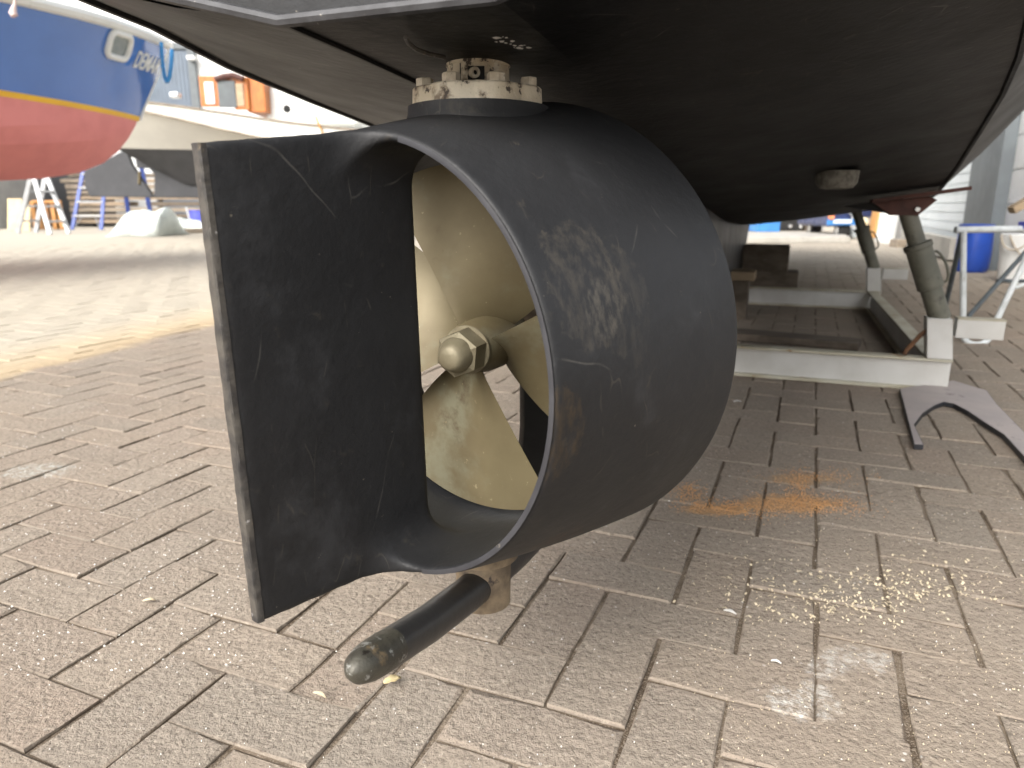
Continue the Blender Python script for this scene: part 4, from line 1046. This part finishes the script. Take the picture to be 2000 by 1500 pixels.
# long timber stack in the rack behind
YT = 23.5
rk = thing('timber_stack', Vector((at(260, 400, YT).x, YT + .4, 0)), 'long stack of weathered planks behind the ladders and tarps', 'timber stack')
rgp = random.Random(11)
x0_, x1_ = at(118, 400, YT).x, at(420, 400, YT).x
z_ = .12
for row in range(9):
    h_ = .10 + .05 * rgp.random()
    nseg = 2 if row % 2 else 1
    for q in range(nseg):
        xa = x0_ + (x1_ - x0_) * q / nseg + rgp.uniform(0, .4); xb = x0_ + (x1_ - x0_) * (q + 1) / nseg - rgp.uniform(.05, .4)
        MB().bar(Vector((xa, YT + .4 + rgp.uniform(-.08, .08), z_ + h_ / 2)), Vector((xb, YT + .4 + rgp.uniform(-.05, .05), z_ + h_ / 2)), .6, h_).build('plank', rgp.choice([M['timber_grey'], M['stack_pale'], M['timber_grey'], M['timber']]), rk, smooth=False, bevel=.01)
    z_ += h_ + .04 + .03 * rgp.random()
    for x_ in (x0_ + 1, (x0_ + x1_) / 2, x1_ - 1):
        pass
for x_ in (x0_ + .6, (x0_ + x1_) / 2 + .4, x1_ - .7): MB().bar(Vector((x_, YT + .75, 0)), Vector((x_, YT + .75, z_)), .1, .1).build('rack_post', M['dark'], rk, smooth=False)
# boards by the container
YP = gp(40, 451).y
def leanb(x0, x1, yt, yb, dep, m_, name, label, cat):
    Y = gp(x0, yb).y; a = gp(x0, yb); b = gp(x1, yb); ta = at(x0, yt, Y + dep); tb2 = at(x1, yt, Y + dep)
    o = MB().box8([a, b, b + Vector((0, .05, 0)), a + Vector((0, .05, 0)), ta, tb2, tb2 + Vector((0, .05, 0)), ta + Vector((0, .05, 0))]).build(name, m_, smooth=False, bevel=.01); return tag(o, label, cat)
leanb(14, 42, 388, 451, .6, M['plywood'], 'plywood_board', 'tall plywood board leaning at the far left behind the aluminium ladder', 'board')
leanb(40, 58, 400, 452, .6, M['plywood'], 'plywood_board', 'shorter plywood board beside the tall one behind the ladder', 'board')
wf = thing('wooden_frame', gp(95, 449), 'orange wooden slatted frame behind the aluminium ladder', 'frame')
Yf = gp(95, 449).y
for x_ in (66, 74, 84, 104, 112): rect(x_, 393, x_ + 5, 448, Yf + .1, .08, 'slat', M['frame_wood'], wf, .005)
rect(63, 391, 118, 396, Yf + .05, .05, 'top_bar', M['frame_wood'], wf, .005)
# buildings at the back left
bk1 = thing('white_workshop', Vector((at(300, 400, 27).x, 28, 0)), 'white workshop wall with a slate-blue door, behind the white boat', 'building')
Yb = 27.0
def rz(x0, x1, z0, z1, Y, th, name, m_, par): return MB().box(Vector(((x0 + x1) / 2, Y + th / 2, (z0 + z1) / 2)), x1 - x0, th, z1 - z0).build(name, m_, par, smooth=False)
xl, xr = at(-500, 300, Yb).x, at(1050, 300, Yb).x
rz(xl, xr, 0, 11, Yb, .3, 'wall', M['wall_white'], bk1)
xd0, xd1 = at(285, 200, Yb).x, at(376, 200, Yb).x; zd1 = at(300, 98, Yb).z
dd_ = rz(xd0, xd1, 0, zd1, Yb - .06, .05, 'sliding_door', M['slate'], bk1)
for q in range(12):
    xx = xd0 + (xd1 - xd0) * (q + .5) / 12; rz(xx - .02, xx + .02, .05, zd1 - .1, Yb - .075, .014, 'door_rib', M['slate'], dd_)
rz(xd1 + .02, xd1 + .28, 0, zd1 + .5, Yb - .12, .12, 'door_post', M['steel_post'], bk1)
rz(xd0 - .4, xd1 + .6, zd1 + .02, zd1 + .22, Yb - .14, .13, 'door_track', M['steel_post'], bk1)
rect(364, 108, 378, 116, Yb - .4, .25, 'lamp_housing', M['white'], bk1, .02)
rz(at(8, 400, Yb).x, at(60, 400, Yb).x, 0, 3.2, Yb - .1, .08, 'side_door', M['door_white'], bk1)
ctn = MB().box(Vector((at(-40, 400, 22).x, 22.6, 1.3)), at(10, 400, 22).x - at(-90, 400, 22).x, 2, 2.6).build('container', M['wall_grey'], smooth=False, bevel=.03); tag(ctn, 'grey container at the far left edge behind the ladder', 'container')
o = MB().box(Vector((at(130, 400, 25).x, 25.3, 1.0)), 2.4, 1.2, 2.0).build('dark_bin', M['grey_anti'], smooth=False, bevel=.05); tag(o, 'dark green-black skip behind the two ladders', 'skip')

# ------------------------------------------------------------------ small litter on the pavers
rgs = random.Random(21)
def scatter(n, fn, m_, name, lo, hi, curl=False):
    mb = MB()
    for _ in range(n):
        p = fn(); a = rgs.random() * 6.283; L_ = rgs.uniform(lo, hi); W_ = L_ * rgs.uniform(.18, .5)
        dx = Vector((math.cos(a), math.sin(a), 0)); dy = Vector((-dx.y, dx.x, 0)); h = rgs.uniform(.0010, .0028)
        c = Vector((p[0], p[1], .0012))
        if curl:
            mb.add([c - dx * L_ - dy * W_, c - dx * L_ + dy * W_, c + Vector((0, 0, h)) - dy * W_, c + Vector((0, 0, h)) + dy * W_, c + dx * L_ * .8 - dy * W_ + dy * L_ * .4, c + dx * L_ * .8 + dy * W_ + dy * L_ * .4], [(0, 2, 3, 1), (2, 4, 5, 3)])
        else:
            k = rgs.uniform(.6, 1.2)
            mb.add([c - dx * L_ * .5, c - dy * W_ * k, c + dx * L_ * .5, c + dy * W_, c + Vector((0, 0, h))], [(0, 1, 4), (1, 2, 4), (2, 3, 4), (3, 0, 4)])
    o = mb.build(name, m_, smooth=False, origin=Vector((0, 0, 0)), fixn=False)
    return stuff(o)
def inband():
    t = rgs.gauss(.5, .28); x = 1430 + 520 * t; y = 1155 + rgs.gauss(0, 34) + 20 * math.sin(t * 5); return gp(x, min(1490, y))
def wide():
    return gp(rgs.uniform(1330, 2030), 860 + 640 * rgs.random() ** 1.2)
def anyw(): return gp(rgs.uniform(-20, 2020), 700 + 800 * rgs.random())
def leftw(): return gp(rgs.uniform(-20, 480), 760 + 560 * rgs.random())
tag(scatter(520, inband, M['shaving'], 'wood_shavings', .0010, .0052, True), 'pale wood shavings strewn in a band over the bricks at the right', 'shavings')
tag(scatter(800, wide, M['shaving'], 'wood_chips', .0008, .0026), 'scattered fine wood chips over the bricks at the lower right', 'chips')
tag(scatter(420, leftw, M['flake'], 'paint_flakes', .0010, .0045), 'white paint flakes scattered over the bricks at the left', 'flakes')
tag(scatter(500, anyw, M['flake'], 'paint_crumbs', .0008, .0024), 'tiny pale crumbs of paint scattered over all the bricks', 'crumbs')
def dust(): 
    t = rgs.random()
    c = random.Random(int(t * 5)).choice([0])
    k = rgs.choice([(1400, 990, 32, 4), (1470, 997, 34, 6), (1560, 978, 40, 8), (1560, 985, 45, 9), (1630, 990, 32, 6), (1590, 932, 40, 5), (1345, 962, 16, 7), (1560, 955, 12, 14)])
    return gp(rgs.gauss(k[0], k[2] * 1.25), rgs.gauss(k[1], k[3] * 1.5))
tag(scatter(2600, dust, M['sawdust'], 'sawdust', .0012, .0036), 'orange sawdust spilled on the bricks right of the nozzle', 'sawdust')
def leaf(pos, a, L_, W_, label, m_='leaf', lift=.0022):
    mb = MB(); c = Vector((pos.x, pos.y, .003)); dx = Vector((math.cos(a), math.sin(a), 0)); dy = Vector((-dx.y, dx.x, 0))
    A = []; n = 7
    for q in range(n):
        t = q / (n - 1); w_ = W_ * math.sin(math.pi * (.08 + .88 * t)) ** .8 * (1 + .2 * math.sin(q * 2.3)); z = lift * math.sin(math.pi * t) + .002
        A.append([c + dx * L_ * (t - .5) + dy * w_ + Vector((0, 0, z + .002)), c + dx * L_ * (t - .5) + Vector((0, 0, z)), c + dx * L_ * (t - .5) - dy * w_ + Vector((0, 0, z + .003))])
    mb.grid(A); o = mb.build('dry_leaf' if m_ == 'leaf' else 'wood_chip', M[m_]); s_ = o.modifiers.new('s', 'SOLIDIFY'); s_.thickness = .0006
    return tag(o, label, 'leaf' if m_ == 'leaf' else 'chip')
leaf(gp(767, 1337), .5, .024, .008, 'small dry yellow leaf on the bricks beside the bare tip of the bar')
leaf(gp(625, 1366), -.5, .022, .0035, 'slim pale wood chip on the bricks left of the bare bar tip', 'shaving')
leaf(gp(292, 1180), .2, .018, .005, 'pale wood chip in a brick joint left of the fin', 'shaving')
leaf(gp(1425, 1203), -.6, .020, .0045, 'white curled paint flake on the bricks right of the nozzle', 'flake')
leaf(gp(1515, 1301), -.5, .014, .003, 'pointed white flake on the bricks at the lower right', 'flake')
leaf(gp(1440, 788), .1, .026, .009, 'round white flake on the bricks just right of the nozzle', 'flake')

scn.render.engine = 'CYCLES'
